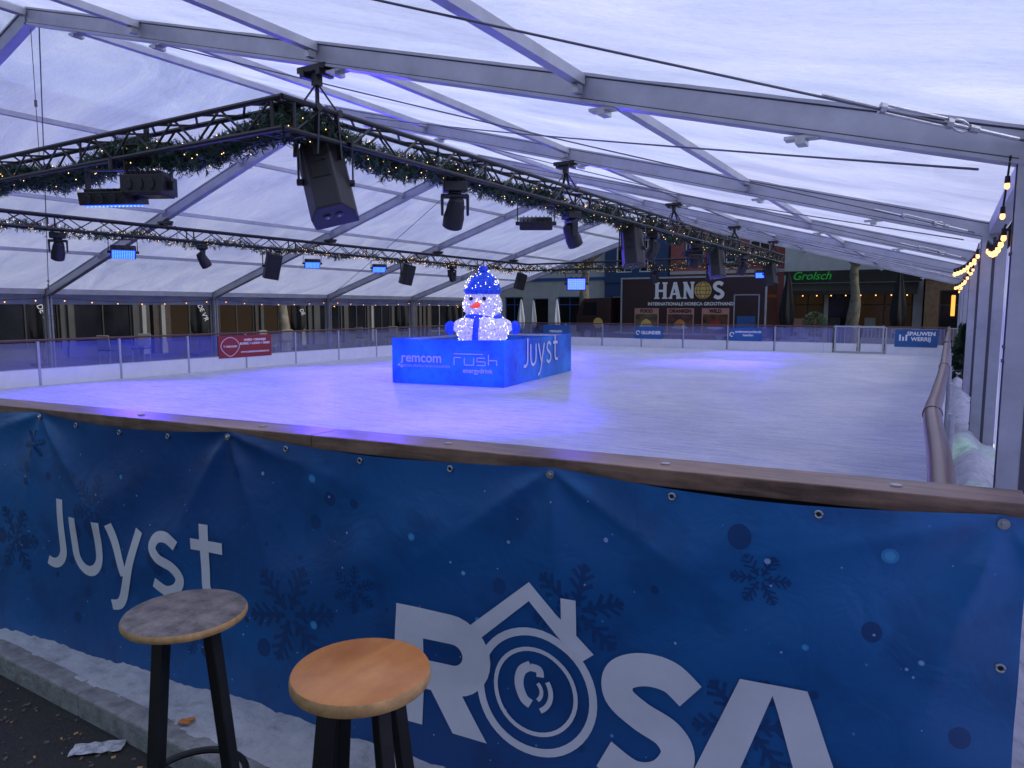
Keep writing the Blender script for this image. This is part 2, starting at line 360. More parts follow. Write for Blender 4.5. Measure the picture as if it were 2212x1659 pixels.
def arc(cx,cy,r,a0,a1,n=24,ry=None):
    ry=ry or r
    return [Vector((cx+r*math.cos(R(a0+(a1-a0)*i/n)),cy+ry*math.sin(R(a0+(a1-a0)*i/n)))) for i in range(n+1)]
def stroke(mb,pts,w,fn,closed=False,mi=0,step=0.02,cross=3):
    P=resample(pts,step,closed);L=len(P);vs=[]
    for i,p in enumerate(P):
        d=(P[(i+1)%L]-P[i-1]) if closed else (P[min(i+1,L-1)]-P[max(i-1,0)])
        d.normalize();n=Vector((-d.y,d.x))
        for k in range(cross+1): vs.append(fn(*(p+n*w*(k/cross-0.5))))
    c=cross+1;fs=[]
    for i in range(L if closed else L-1):
        j=(i+1)%L
        for k in range(cross): fs.append((i*c+k,i*c+k+1,j*c+k+1,j*c+k))
    mb.add(vs,fs,mi)
def patch(mb,q,fn,nu=6,nv=24,mi=0):
    a,b,c,d=[Vector(p) for p in q]  # bottom-left, bottom-right, top-right, top-left
    vs=[fn(*(a.lerp(b,i/nu).lerp(d.lerp(c,i/nu),j/nv))) for j in range(nv+1) for i in range(nu+1)]
    mb.add(vs,[(j*(nu+1)+i,j*(nu+1)+i+1,(j+1)*(nu+1)+i+1,(j+1)*(nu+1)+i) for j in range(nv) for i in range(nu)],mi)
def disc2(mb,cx,cy,r,fn,n=18,mi=0,rings=2,ry=None):
    ry=ry or r
    vs=[fn(cx,cy)]
    for q in range(1,rings+1):
        for k in range(n):
            t=2*math.pi*k/n; vs.append(fn(cx+r*q/rings*math.cos(t),cy+ry*q/rings*math.sin(t)))
    fs=[(0,1+k,1+(k+1)%n) for k in range(n)]
    for q in range(1,rings):
        a=1+(q-1)*n;b=1+q*n
        for k in range(n): fs.append((a+k,b+k,b+(k+1)%n,a+(k+1)%n))
    mb.add(vs,fs,mi)
def flake(mb,cx,cy,r,fn,mi=0,rot=0):
    w=r*0.10
    for a in range(6):
        t=R(a*60+rot);dx,dy=math.cos(t),math.sin(t)
        stroke(mb,[(cx+dx*r*.12,cy+dy*r*.12),(cx+dx*r,cy+dy*r)],w,fn,mi=mi,step=.05,cross=1)
        for f,l in((.25,.2),(.45,.3),(.66,.28),(.84,.16)):
            for s_ in(-1,1):
                t2=t+s_*R(50); bx,by=cx+dx*r*f,cy+dy*r*f
                stroke(mb,[(bx,by),(bx+math.cos(t2)*r*l,by+math.sin(t2)*r*l)],w*.75,fn,mi=mi,step=.05,cross=1)
def juyst(mb,fnk,x0,z0,sc,w):
    G=[]
    G.append([Vector((.62,1.3)),Vector((.62,.35))]+arc(.29,.33,.33,0,-120,12))
    G.append([Vector((1.0,1.0)),Vector((1.0,.36))]+arc(1.35,.36,.35,180,360,14,)[1:]+[Vector((1.70,1.0))])
    G.append([Vector((2.02,1.0)),Vector((2.42,.12))])
    G.append(smooth_path([(2.84,1.0),(2.62,.45),(2.40,-.15),(2.22,-.45),(1.98,-.52)]))
    G.append(smooth_path([(3.78,.86),(3.58,.98),(3.34,.95),(3.22,.76),(3.36,.58),(3.64,.46),(3.80,.27),(3.70,.08),(3.45,.0),(3.18,.12)]))
    G.append([Vector((4.42,1.32)),Vector((4.42,.3))]+arc(4.64,.3,.22,180,270,8)[1:]+[Vector((4.85,.08))])
    G.append([Vector((4.12,.95)),Vector((4.82,.95))])
    for i,g in enumerate(G): stroke(mb,[(x0+p.x*sc,z0+p.y*sc) for p in g],w,fnk(i),step=0.02*max(1,sc*3))

# ---------------------------------------------------------------- camera
cam=bpy.data.cameras.new('camera');co=bpy.data.objects.new('camera',cam);col.objects.link(co)
co.location=(0,0,1.6);co.rotation_euler=(R(90-6.06),0,R(31.2));cam.sensor_width=36;cam.lens=25.23;cam.clip_end=800;cam.clip_start=.05
scene.camera=co

# ---------------------------------------------------------------- world and sun
w=bpy.data.worlds.new('World');scene.world=w;w.use_nodes=True;nt=w.node_tree
bg=nt.nodes['Background'];sky=nt.nodes.new('ShaderNodeTexSky');sky.sky_type='NISHITA';sky.sun_disc=False
SE=48
sky.sun_elevation=R(SE);sky.sun_rotation=R(70);sky.air_density=1.5;sky.dust_density=2.5;sky.ozone_density=3.0
nt.links.new(sky.outputs[0],bg.inputs[0]);bg.inputs[1].default_value=0.125
sd=bpy.data.lights.new('sun','SUN');sd.energy=2.8;sd.angle=R(25);sd.color=(1,.98,.96)
so=bpy.data.objects.new('sun',sd);col.objects.link(so)
az=R(70); dirv=Vector((math.sin(az)*math.cos(R(SE)),math.cos(az)*math.cos(R(SE)),math.sin(R(SE))))
so.rotation_euler=dirv.to_track_quat('Z','Y').to_euler();so.location=(20,10,30)

# ---------------------------------------------------------------- ground, ice, snow
mb=MB();mb.add([(-300,-300,-.2),(300,-300,-.2),(300,300,-.2),(-300,300,-.2)],[(0,1,2,3)])
tag(mb.obj('ground',M_ground),None,None,kind='structure')
mb=MB();bx=lambda x:2.36+.1*x
P=[(-15,bx(-15)),(0.0,bx(0)),(0.0,26.3),(-15,26.3)]
mb.add([(x,y,.1) for x,y in P]+[(x,y,-.19) for x,y in P],[(0,1,2,3),(4,5,1,0),(5,6,2,1),(6,7,3,2),(7,4,0,3)])
tag(mb.obj('ice',M_ice),None,None,kind='structure')

def lumpy(x0,x1,y0f,y1f,zf,nx,ny,name,m,kind='structure'):
    mb=MB();vs=[]
    for i in range(nx+1):
        x=x0+(x1-x0)*i/nx
        for j in range(ny+1):
            y=y0f(x)+(y1f(x)-y0f(x))*j/ny; vs.append((x,y,zf(x,y,j/ny)))
    fs=[(i*(ny+1)+j,(i+1)*(ny+1)+j,(i+1)*(ny+1)+j+1,i*(ny+1)+j+1) for i in range(nx) for j in range(ny)]
    mb.add(vs,fs);ob=mb.obj(name,m,smooth=True,angle=180)
    return tag(ob,None,None,kind=kind)
lumpy(-7,.6,lambda x:1.645+.02*noise.noise(Vector((x*5,0,0)))+.01*noise.noise(Vector((x*25,0,0))),lambda x:max(2.35+.1*x,1.9),
      lambda x,y,t:-.100+.02*noise.noise(Vector((x*3,y*3,0)))+.012*noise.noise(Vector((x*11,y*11,3)))+.010*noise.noise(Vector((x*30,y*30,8)))+.04*t-(0.015 if t==0 else 0),300,36,'snow_ledge',M_snow)
mb=MB()
x=-7.0
while x<.6:
    mb.box((x+.95,1.625,-.155),(1.897,.10,.12));x+=1.9
tag(mb.obj('kerb',M_kerb,bevel=.010),None,None,kind='structure')
lumpy(.06,.62,lambda x:2.5,lambda x:26,
      lambda x,y,t:.0+.17*math.exp(-((x-.25)/.16)**2)+.08*noise.noise(Vector((x*4,y*1.7,5)))+.05*noise.noise(Vector((x*10,y*5,2)))+.02*noise.noise(Vector((x*25,y*14,2))),18,520,'snow_bank',M_snow)

# ---------------------------------------------------------------- near barrier + banner
BY=lambda x:2.172+.1*x
bar=thing('rink_barrier_wall','near rink barrier with weathered wooden top rail behind a banner','barrier',(0,0,0))
def railbox(mb,xa,xb,z0,z1,d0,d1,mi=0):
    vs=[]
    for z in(z0,z1):
        for x,d in((xa,d0),(xb,d0),(xb,d1),(xa,d1)): vs.append((x,BY(x)+d,z))
    mb.add(vs,[(3,2,1,0),(4,5,6,7),(0,1,5,4),(1,2,6,5),(2,3,7,6),(3,0,4,7)],mi)
for a,b in((-7.2,-4.9),(-4.897,-2.12),(-2.117,.20)):
    mb=MB();railbox(mb,a,b,1.046,1.102,.012,.185);mb.obj('top_rail',M_woodrail,bar,bevel=.004)
mb=MB();railbox(mb,-7.2,.2,-.15,1.045,.055,.10);mb.obj('backing_board',M_darkwood,bar)
mb=MB();railbox(mb,-7.2,.16,.05,1.085,.195,.225);mb.obj('inner_board',M_white,bar)
for x in(-4.6,-3.2,-2.45,-1.55,-.75,-.1):
    mb=MB();mb.lathe([(.001,0),(.016,0),(.016,.004),(.006,.006),(.001,.006)],(x,BY(x)+.09,1.102),12);mb.obj('rail_bolt',M_steel,bar,smooth=True)

bolts=[(-5.3,1.055),(-3.79,1.062),(-2.53,1.062),(-1.09,1.05),(.15,1.045)]
def topz(x):
    z=1.07
    for (a,za),(b,zb) in zip(bolts[:-1],bolts[1:]):
        if a<=x<=b:
            t=(x-a)/(b-a); z=za+(zb-za)*t+.028-.030*math.sin(math.pi*t)
    return z
def disp(x,z):
    d=.018*noise.noise(Vector((x*.9,z*1.1,1)))+.007*noise.noise(Vector((x*3.1+z,z*2.2,4)))
    for i,(bx_,bz) in enumerate(bolts):
        dx=x-bx_;dz=bz-z;r=math.hypot(dx,dz)
        a=math.atan2(dx,max(dz,-.02)+.02)
        amp=.021*min(1,r/.10)*math.exp(-r/.6)
        ph=1-abs(math.sin(a*3.2+i))**.8
        d+=amp*(ph-.4)*1.25
    for i,((a,za),(b,zb)) in enumerate(zip(bolts[:-1],bolts[1:])):
        if a<x<b:
            t=(x-a)/(b-a);u=1.05-z
            d+=.018*math.sin(math.pi*t)*math.exp(-u/.25)
            d+=.008*math.sin((z+ .33*math.cos(math.pi*t)*(.8))*15+i*2)*math.sin(math.pi*t)*math.exp(-((u-.45)/.4)**2)
    d+=.008*math.sin(z*22)*math.exp(-((x-.2)/.14)**2)
    d+=.05*max(0,(.25-z))
    return d
def bpt(off):
    def f(x,z): return (x,BY(x)-.012-disp(x,z)-off,z)
    return f
ban=thing('advertising_banner','large wrinkled blue winter advertising banner bolted to rink barrier','banner')
mb=MB();nx,nz=460,84;vs=[]
X0,X1=-6.6,.205
for i in range(nx+1):
    x=X0+(X1-X0)*i/nx;tz=topz(x);bz=-.135+.012*math.sin(x*2.2)
    for j in range(nz+1):
        z=tz+(bz-tz)*j/nz; vs.append(bpt(0)(x,z))
mb.add(vs,[(i*(nz+1)+j,i*(nz+1)+j+1,(i+1)*(nz+1)+j+1,(i+1)*(nz+1)+j) for i in range(nx) for j in range(nz)])
mb.obj('banner_cloth',M_banner,ban,smooth=True,angle=180)
mb=MB()
juyst(mb,lambda i:bpt(.0028+.0003*i),-3.83,.335,.258,.050)
mb.obj('lettering',M_letter,ban)
mb=MB();k=[0]
def nf():
    k[0]+=1;return bpt(.0028+.00025*k[0])
# R
patch(mb,[(-1.715,.055),(-1.595,.055),(-1.595,.498),(-1.715,.498)],nf())
stroke(mb,[(-1.62,.442)]+[p for p in arc(-1.475,.345,.097,90,-90,16)]+[Vector((-1.62,.248))],.112,nf())
patch(mb,[(-1.465,.055),(-1.325,.055),(-1.475,.255),(-1.610,.255)],nf())
# O with rings
stroke(mb,arc(-1.15,.285,.212,0,360,48)[:-1],.028,nf(),closed=True)
stroke(mb,arc(-1.15,.285,.150,0,360,40)[:-1],.015,nf(),closed=True)
stroke(mb,smooth_path([(-1.165,.375),(-1.200,.348),(-1.210,.30),(-1.192,.252),(-1.165,.235)]),.034,nf())
stroke(mb,smooth_path([(-1.165,.368),(-1.135,.365),(-1.130,.34)]),.028,nf())
stroke(mb,arc(-1.165,.285,.040,-50,50,8),.014,nf());stroke(mb,arc(-1.165,.285,.075,-60,35,10),.018,nf())
# roof + chimney with mitred peak
patch(mb,[(-1.395,.478),(-1.355,.437),(-1.172,.605),(-1.172,.672)],nf(),4,16)
patch(mb,[(-.985,.425),(-.940,.462),(-1.172,.672),(-1.172,.605)],nf(),4,16)
patch(mb,[(-1.052,.552),(-1.000,.508),(-1.000,.640),(-1.052,.640)],nf(),4,8)
# S
stroke(mb,smooth_path([(-.620,.400),(-.685,.447),(-.775,.450),(-.848,.412),(-.850,.345),(-.78,.295),(-.69,.255),(-.655,.19),(-.70,.115),(-.79,.09),(-.895,.135)]),.106,nf())
# A
patch(mb,[(-.650,.045),(-.520,.045),(-.372,.495),(-.475,.495)],nf())
patch(mb,[(-.250,.045),(-.118,.045),(-.290,.495),(-.395,.495)],nf())
patch(mb,[(-.59,.125),(-.18,.125),(-.20,.200),(-.56,.200)],nf(),16,6)
mb.obj('lettering',M_letter,ban)
mb=MB();f=bpt(.0011)
for cx,cy,r,ro in((-.43,.81,.085,0),(-3.40,.66,.16,15),(-2.22,.36,.22,10),(-1.0,.60,.17,20),(-4.05,.42,.18,0),(-.45,.34,.17,12),(-3.85,.93,.08,10),(-2.75,.18,.13,0),(-1.9,.52,.10,25)): flake(mb,cx,cy,r,f,rot=ro)
for _ in range(60):
    cx=random.uniform(-4.6,.12);cy=random.uniform(0,.98);r=random.choice((.008,.012,.018,.026,.034))
    disc2(mb,cx,cy,r,bpt(.0008+random.random()*.0002),mi=0,ry=r*1.15)
mb.obj('snowflake_print',M_flake,ban)
mb=MB();f=bpt(.0020)
for cx,cy,r in((-.10,.93,.022),(-2.08,.94,.018),(-1.63,.77,.015),(-2.10,.34,.018),(-.30,.63,.010),(-1.93,.08,.018),(-3.2,.83,.011),(-1.37,.5,.010),(-.12,.2,.016)): disc2(mb,cx,cy,r,f,mi=0);disc2(mb,cx,cy,r*.6,bpt(.0023),mi=2,rings=1)
for cx,cy,r in ((-.41,.87,.009),(-2.35,.93,.008),(-.9,.86,.008),(-1.25,.8,.006)): disc2(mb,cx,cy,r,f,mi=1,rings=1)
for _ in range(150):
    cx=random.uniform(-4.6,.15);cy=random.uniform(-.05,.99);disc2(mb,cx,cy,random.uniform(.002,.005),bpt(.0022),n=8,mi=random.choice((0,1,1)),rings=1)
mb.obj('bokeh_print',[M_dot,M_dotw,mat('banner_cyan_print',(0.06,0.33,0.66),.4)],ban)
gx=[-4.6,-4.15,-3.79,-3.5,-3.19,-2.87,-2.53,-2.21,-1.85,-1.47,-1.09,-.69,-.28,.15]
def ring(x,z,r=.0095):
    mb=MB();c=Vector(bpt(.003)(x,z));pts=[c+Vector((math.cos(t)*r,0,math.sin(t)*r)) for t in [2*math.pi*i/16 for i in range(16)]]
    mb.tube(pts,.0034,6,closed=True);e_=mb.obj('eyelet',M_steel,ban,smooth=True)
    mb=MB();c=Vector(bpt(.004)(x,z)); mb.cyl(c+Vector((0,.002,0)),c-Vector((0,.0005,0)),.007,n=12);mb.obj('eyelet_hole',M_rubber,e_)
for x in gx: ring(x,topz(x)-.022)
for z in(.67,.32,-.03): ring(.165,z)
for x in(-4.1,-3.5,-2.95,-2.37,-1.9,-1.4,-.9): ring(x,-.105)
for x in(-3.79,-2.53,-1.09,.15):
    mb=MB();c=Vector(bpt(.006)(x,topz(x)-.022));mb.cyl(c,c-Vector((0,.003,0)),.014,n=16);mb.cyl(c-Vector((0,.003,0)),c-Vector((0,.009,0)),.007,.005,n=8)
    mb.obj('bolt',M_steel,ban,smooth=True)

# ---------------------------------------------------------------- rink barrier panels
def panel(w_):
    e=thing('barrier_panel','clear rink barrier panel with white kickboard and brown handrail','barrier panel',group='panels of the rink barrier')
    mb=MB();mb.box((w_/2,0,.26),(w_-.01,.03,.32));mb.obj('kickboard',M_white,e)
    mb=MB();mb.box((w_/2,0,.68),(w_-.05,.008,.50));mb.obj('glass_pane',M_glass,e)
    mb=MB();mb.box((0,0,.53),(.045,.05,.86));mb.box((w_/2,0,.428),(w_-.05,.035,.014));mb.obj('post',M_alu,e)
    mb=MB();mb.beam((0,0,.975),(w_,0,.975),.06,.045);mb.obj('handrail',M_brownrail,e,bevel=.01)
    return e
pw=1.6
p0=panel(pw)
p0.location=(-15,26.3-pw,0);p0.rotation_euler=(0,0,R(90))
y=26.3-2*pw
while y>4: copy_thing(p0,(-15,y,0),(0,0,R(90)));y-=pw
for i in range(7): copy_thing(p0,(-15+i*1.64,26.3,0),(0,0,0))
copy_thing(p0,(-15+7*1.64-.05,26.3,0),(0,0,0)).scale=(.17,1,1)
gate=thing('rink_gate','steel framed swing gate in the rink barrier','gate')
gx0,gx1=-3.25,-1.75
for x in(gx0,-2.5,gx1):
    mb=MB();mb.box((x+(0.03 if x==gx0 else -.03 if x==gx1 else 0),26.3,.56),(.05,.06,.92));mb.obj('gate_post',M_steel,gate)
for z in(.13,.98):
    mb=MB();mb.box((-2.5,26.3,z),(1.4,.045,.05));mb.obj('gate_rail',M_steel,gate)
for x in(-2.89,-2.11):
    mb=MB();mb.box((x,26.3,.29),(.66,.02,.26));mb.obj('kickboard',M_white,gate)
    mb=MB();mb.box((x,26.3,.68),(.66,.01,.5));mb.obj('glass_pane',M_glass,gate)
c=copy_thing(p0,(-1.70,26.3,0),(0,0,0));c.scale=(1.68/1.6,1,1)
# right side barrier with round rail
rb=thing('side_rink_barrier','white side rink barrier with round brown pipe handrail','barrier')
ptsR=[(.02,2.35,1.0),(.0,3.2,1.02),(-.045,4.45,1.035),(-.035,5.6,1.02),(-.01,8.5,1.0),(.0,14,.99),(.02,20,.985),(.03,26.2,.98)]
P=[Vector(p) for p in smooth_path(ptsR,k=6)]
mb=MB();mb.tube(P,.044,12);mb.obj('handrail',M_brownrail,rb,smooth=True)
mb=MB()
for a,b in zip(P[:-1],P[1:]):
    mb.add([(a.x,a.y,.08),(b.x,b.y,.08),(b.x,b.y,.94),(a.x,a.y,.94),(a.x+.03,a.y,.08),(b.x+.03,b.y,.08),(b.x+.03,b.y,.94),(a.x+.03,a.y,.94)],[(0,3,2,1),(4,5,6,7),(3,7,6,2)])
mb.obj('side_board',M_white,rb)
for yy in range(3,26,2):
    mb=MB();mb.cyl((.045,yy,-.1),(.045,yy,.97),.02,n=8);mb.obj('post',M_steel,rb,smooth=True)
for yy in (4.45,8.5,14):
    mb=MB();xx=-.045 if yy<5 else -.01;mb.cyl((xx,yy-.05,1.033 if yy<5 else 1.0),(xx,yy+.05,1.033 if yy<5 else 1.0),.049,n=14);mb.obj('pipe_coupling',M_brownrail,rb,smooth=True)

# ads on barrier
def sign(name,label,x0,x1,z0,z1,plane,m,texts,logo=None):
    e=thing(name,label,'sign',group='sponsor signs on the rink barrier')
    if plane=='far':
        o=Vector(((x0+x1)/2,26.3-.028,(z0+z1)/2));xd=Vector((1,0,0))
    else:
        o=Vector((-15+.028,(x0+x1)/2,(z0+z1)/2));xd=Vector((0,1,0))
    W=abs(x1-x0);H=z1-z0;mb=MB()
    M=face_mtx(o,xd)
    pts=[M@Vector(p) for p in((-W/2,-H/2,0),(W/2,-H/2,0),(W/2,H/2,0),(-W/2,H/2,0),(-W/2,-H/2,-.006),(W/2,-H/2,-.006),(W/2,H/2,-.006),(-W/2,H/2,-.006))]
    mb.add(pts,[(0,1,2,3),(7,6,5,4),(0,4,5,1),(1,5,6,2),(2,6,7,3),(3,7,4,0)]);mb.obj('sign_board',m,e)
    for body,size,tx,tz,off in texts:
        text_mesh(body,size,M@Matrix.Translation((tx,tz,.004)),M_textw,'lettering',e,offset=off)
    if logo:
        mb=MB();logo(mb,lambda a,b:tuple(M@Vector((a,b,.004))));mb.obj('logo',M_textw,e)
    return e
def lg_oval(mb,f):
    stroke(mb,smooth_path([(-.46,.225),(-.60,.185),(-.70,.09),(-.72,-.02),(-.62,-.15),(-.46,-.235),(-.30,-.15),(-.20,-.02),(-.22,.09),(-.32,.185)],closed=True,k=5),.013,f,closed=True,step=.05,cross=1)
sign('sponsor_sign','red sponsor sign with white restaurant lettering and outline logo',11.1,12.68,.38,.93,'left',M_red,
     [("'T VRIENDEN",.068,-.46,0,.001),('HAPJES + DRANKJES',.075,.28,.15,.002),('BORREL + LUNCH + DINER',.075,.28,.06,.002),('WWW.DEVRIENDENHEERLEN.NL',.058,.28,-.15,.001)],lg_oval)
lg=lambda cx:(lambda mb,f:stroke(mb,arc(cx,0,.07,0,300,14),.03,f,step=.05,cross=1))
sign('sponsor_sign','small blue sponsor sign with white lettering',-10.35,-9.25,.42,.88,'far',M_signblue,[('GLUNDER',.17,.1,0,.006)],lg(-.42))
sign('sponsor_sign','small blue sponsor sign with entrepreneurs fund lettering',-6.75,-5.6,.42,.88,'far',M_signblue,[('ondernemersfonds\nheerlen',.12,.1,.04,.003)],lg(-.47))
sign('sponsor_sign','small blue sponsor sign with white lettering',-1.45,-.25,.35,.90,'far',M_signblue,[('SPAUWEN\nWERRIJ',.17,.14,.06,.006)],lambda mb,f:(stroke(mb,[(-.45,-.08),(-.45,.12)],.05,f,step=.1,cross=1),stroke(mb,[(-.36,-.08),(-.36,.05)],.05,f,step=.1,cross=1),stroke(mb,[(-.27,-.08),(-.27,.12)],.05,f,step=.1,cross=1)))
sign('sponsor_sign','blue sponsor sign with pale winter print',-14.4,-13.2,.40,.90,'far',M_signblue,[('remcom',.17,0,0,.005)])

# ---------------------------------------------------------------- centre box + snowman
A=Vector((-9.5,11.05,0));Bc=Vector((-7.08,11.4,0));xd=(Bc-A).normalized();yd=Vector((-xd.y,xd.x,0));W=(Bc-A).length;D=4.0
box=thing('display_plinth','open square plinth wrapped in blue sponsor banner on the ice','plinth')
zb,zt=.105,1.0
C=Bc+yd*D;Dd=A+yd*D;cs=[A,Bc,C,Dd]
mb=MB();vs=[];nn=20
for a,b in((A,Bc),(Bc,C),(C,Dd),(Dd,A)):
    d=(b-a).normalized();nrm=Vector((d.y,-d.x,0))
    for i in range(nn+1):
        for j in range(9):
            p=a.lerp(b,i/nn);zz=zb+(zt-zb)*j/8
            q=p+nrm*(.012*noise.noise(Vector((p.x*3,p.y*3,zz*3)))*(1 if 0<i<nn else 0));zz+= -.02*math.sin(math.pi*i/nn) if j==8 else 0
            vs.append(Vector((q.x,q.y,zz)))
fs=[]
for s_ in range(4):
    o_=s_*(nn+1)*9
    for i in range(nn):
        for j in range(8): fs.append((o_+i*9+j,o_+(i+1)*9+j,o_+(i+1)*9+j+1,o_+i*9+j+1))
mb.add(vs,fs);mb.obj('banner_wrap',M_boxban,box,smooth=True)
for a,b in((A,Bc),(Bc,C),(C,Dd),(Dd,A)):
    mb=MB();d=(b-a).normalized();n_=Vector((d.y,-d.x,0));mb.beam(a-n_*.03+d*.06+Vector((0,0,.95)),b-n_*.03-d*.06+Vector((0,0,.95)),.03,.04);mb.obj('frame_rail',M_steel,box)
mb=MB();mb.add([tuple(p+Vector((0,0,.80))+(A+C-2*p).normalized()*.06) for p in cs],[(0,1,2,3)]);mb.obj('deck',M_white,box)
Mf=face_mtx(A.lerp(Bc,.5)+Vector((0,0,.52))-yd*.016,xd)
text_mesh('remcom',.27,Mf@Matrix.Translation((-.55,.10,0)),M_letdim,'lettering',box,offset=.004)
text_mesh('PROJECTEN, PRODUCTIE EN CONCEPTEN',.062,Mf@Matrix.Translation((-.50,-.06,0)),M_letdim,'lettering',box)
mb=MB();F=lambda a,b:tuple(Mf@Vector((a,b,0)))
for q in((-1.06,-.04),(-1.0,.0),(-1.0,-.08)): disc2(mb,*q,.022,F,10,rings=1)
def st(pts,w_=.020): stroke(mb,pts,w_,F,step=.04,cross=1)
st([(.18,-.02),(.18,.13),(.33,.13)]);st([(.40,.13),(.40,-.01),(.60,-.01),(.60,.13)]);st([(.84,.13),(.67,.13),(.67,.06),(.84,.06),(.84,-.01),(.67,-.01)]);st([(.91,.20),(.91,-.01)]);st([(.91,.09),(1.08,.09),(1.08,-.01)])
st([(.18,.20),(.80,.20)],.016)
mb.obj('logo',M_letdim,box)
text_mesh('energydrink',.13,Mf@Matrix.Translation((.68,-.12,0)),M_letdim,'lettering',box,offset=.002)
Mf2=face_mtx(Bc.lerp(C,.5)+Vector((0,0,.50))+xd*.016,yd)
mb=MB();juyst(mb,lambda i:(lambda a,b:tuple(Mf2@Vector((a,b,.0005*i)))),-1.10,-.07,.43,.060);mb.obj('lettering',M_letter,box)

sn=thing('snowman','glowing tinsel snowman with blue hat, scarf and mittens','snowman',(-8.58,12.95,.8),(0,0,0))
def blob(c,rx,ry,rz,name,m,n=20,par=sn,amp=.06):
    mb=MB();vs=[];fs=[]
    for i in range(n+1):
        for k_ in range(2*n):
            ph=math.pi*i/n;t=math.pi*k_/n;d=Vector((math.sin(ph)*math.cos(t),math.sin(ph)*math.sin(t),-math.cos(ph)))
            q=1+amp*noise.noise(d*4+Vector(c)*3)+amp*.6*noise.noise(d*11+Vector(c)*3); vs.append(Vector(c)+Vector((d.x*rx,d.y*ry,d.z*rz))*q)
    for i in range(n):
        for k_ in range(2*n): fs.append((i*2*n+k_,i*2*n+(k_+1)%(2*n),(i+1)*2*n+(k_+1)%(2*n),(i+1)*2*n+k_))
    mb.add(vs,fs);return mb.obj(name,m,par,smooth=True,angle=180)
blob((0,0,.30),.55,.53,.48,'body',M_tinw);blob((0,0,.87),.42,.41,.38,'head',M_tinw)
blob((0,0,1.16),.405,.395,.13,'hat_brim',M_tinb)
mb=MB();mb.lathe([(.36,1.18),(.34,1.30),(.26,1.43),(.14,1.53),(.05,1.58)],(0.03,0,0),24);mb.obj('hat',M_tinb,sn,smooth=True)
blob((.03,0,1.60),.11,.11,.10,'pompom',M_tinb,12)
mb=MB();mb.tube([(math.cos(t)*.36,math.sin(t)*.36,.58+.02*math.sin(3*t)) for t in [2*math.pi*i/24 for i in range(24)]],.075,10,closed=True)
fd=Vector((.30,-.95,0)).normalized()   # facing direction
sd_=Vector((fd.y,-fd.x,0))
mb.tube([fd*.40+Vector((0,0,.58)),fd*.54+Vector((0,0,.40)),fd*.585+Vector((0,0,.20)),fd*.575+Vector((0,0,.0))],.07,10)
mb.obj('scarf',M_tinb,sn,smooth=True)
mb=MB();mb.cyl(fd*.38+Vector((0,0,.86)),fd*.62+sd_*.08+Vector((0,0,.82)),.075,.02,12);mb.obj('nose',M_snowred,sn,smooth=True)
for q in(-1,1):
    mb=MB();mb.ball(fd*.385+sd_*.145*q+Vector((0,0,.99)),.042,10);mb.obj('eye',M_rubber,sn,smooth=True)
cr_=Vector((.855,.518,0))
for q in(-1,1):
    a=cr_*(q*.42)+Vector((0,0,.46));b=cr_*(q*.62)+Vector((0,0,.32));mb=MB();mb.tube([a,a.lerp(b,.5)+Vector((0,0,.03)),b],[.13,.12,.09],12);mb.obj('arm',M_tinw,sn,smooth=True)
    blob(tuple(b+cr_*(q*.08)+Vector((0,0,.05))),.12,.11,.15,'mitten',M_tinb,12)
mb=MB()
def pts_on(c,rx,ry,rz,n,lo=-.9,hi=.9):
    for _ in range(n):
        z=random.uniform(lo,hi);t=random.uniform(0,2*math.pi);s_=math.sqrt(1-z*z);mb.octa((c[0]+rx*s_*math.cos(t)*1.03,c[1]+ry*s_*math.sin(t)*1.03,c[2]+rz*z*1.03),.010)
pts_on((0,0,.30),.55,.53,.48,220);pts_on((0,0,.87),.42,.41,.38,120,-.8,.5);pts_on((0,0,1.24),.37,.36,.3,130);pts_on((.03,0,1.6),.11,.11,.1,14)
ob=mb.obj('led_light',M_ledw,sn);ob['kind']='stuff'

# ---------------------------------------------------------------- tent
tent=thing('marquee_tent','large white event marquee with aluminium portal frames','tent')
XR,XL,XM=.40,-20.25,-9.98
ZR,ZL,ZM=2.45,1.98,5.20
frames=[-.1+5*i for i in range(7)]
pR=lambda y,dz=0:Vector((XR,y,ZR+dz));pM=lambda y,dz=0:Vector((XM,y,ZM+dz));pL=lambda y,dz=0:Vector((XL,y,ZL+dz))
for y in frames:
    for a,b in((pR(y),pM(y)),(pL(y),pM(y))):
        mb=MB();mb.beam(a,b,.10,.20);mb.beam(a,b,.13,.022,off=(0,.09));mb.beam(a,b,.13,.022,off=(0,-.09))
        for o_ in(.082,-.082): mb.beam(a,b,.104,.008,mi=1,off=(0,o_*.9))
        mb.obj('rafter',[M_alu,M_aludark],tent)
    for X,zt_,s_ in((XR,ZR,1),(XL,ZL,-1)):
        mb=MB();mb.box((X,y,(zt_-.2)/2),(.24,.12,zt_+.2));mb.box((X-s_*.121,y,(zt_-.2)/2),(.012,.03,zt_+.18),mi=1)
        mb.box((X,y-.061,(zt_-.2)/2),(.03,.006,zt_+.18),mi=1);mb.box((X,y,-.19),(.4,.3,.02))
        for hz in (.25,.5,1.3,1.38,1.9): 
            for q in(-.05,.05): mb.cyl((X-s_*.12,y+q,hz),(X-s_*.130,y+q,hz),.010,n=8,mi=1)
        mb.obj('post',[M_alu,M_aludark],tent)
    for t in(.12,.25,.5,.75,.9):
        mb=MB();p=pR(y).lerp(pM(y),t)+Vector((0,0,-.125));mb.box(p,(.20,.10,.02));mb.box(p+Vector((0,0,-.025)),(.06,.13,.035));mb.obj('bolt_plate',M_steel,tent)
ts=[0,.265,.52,.775]
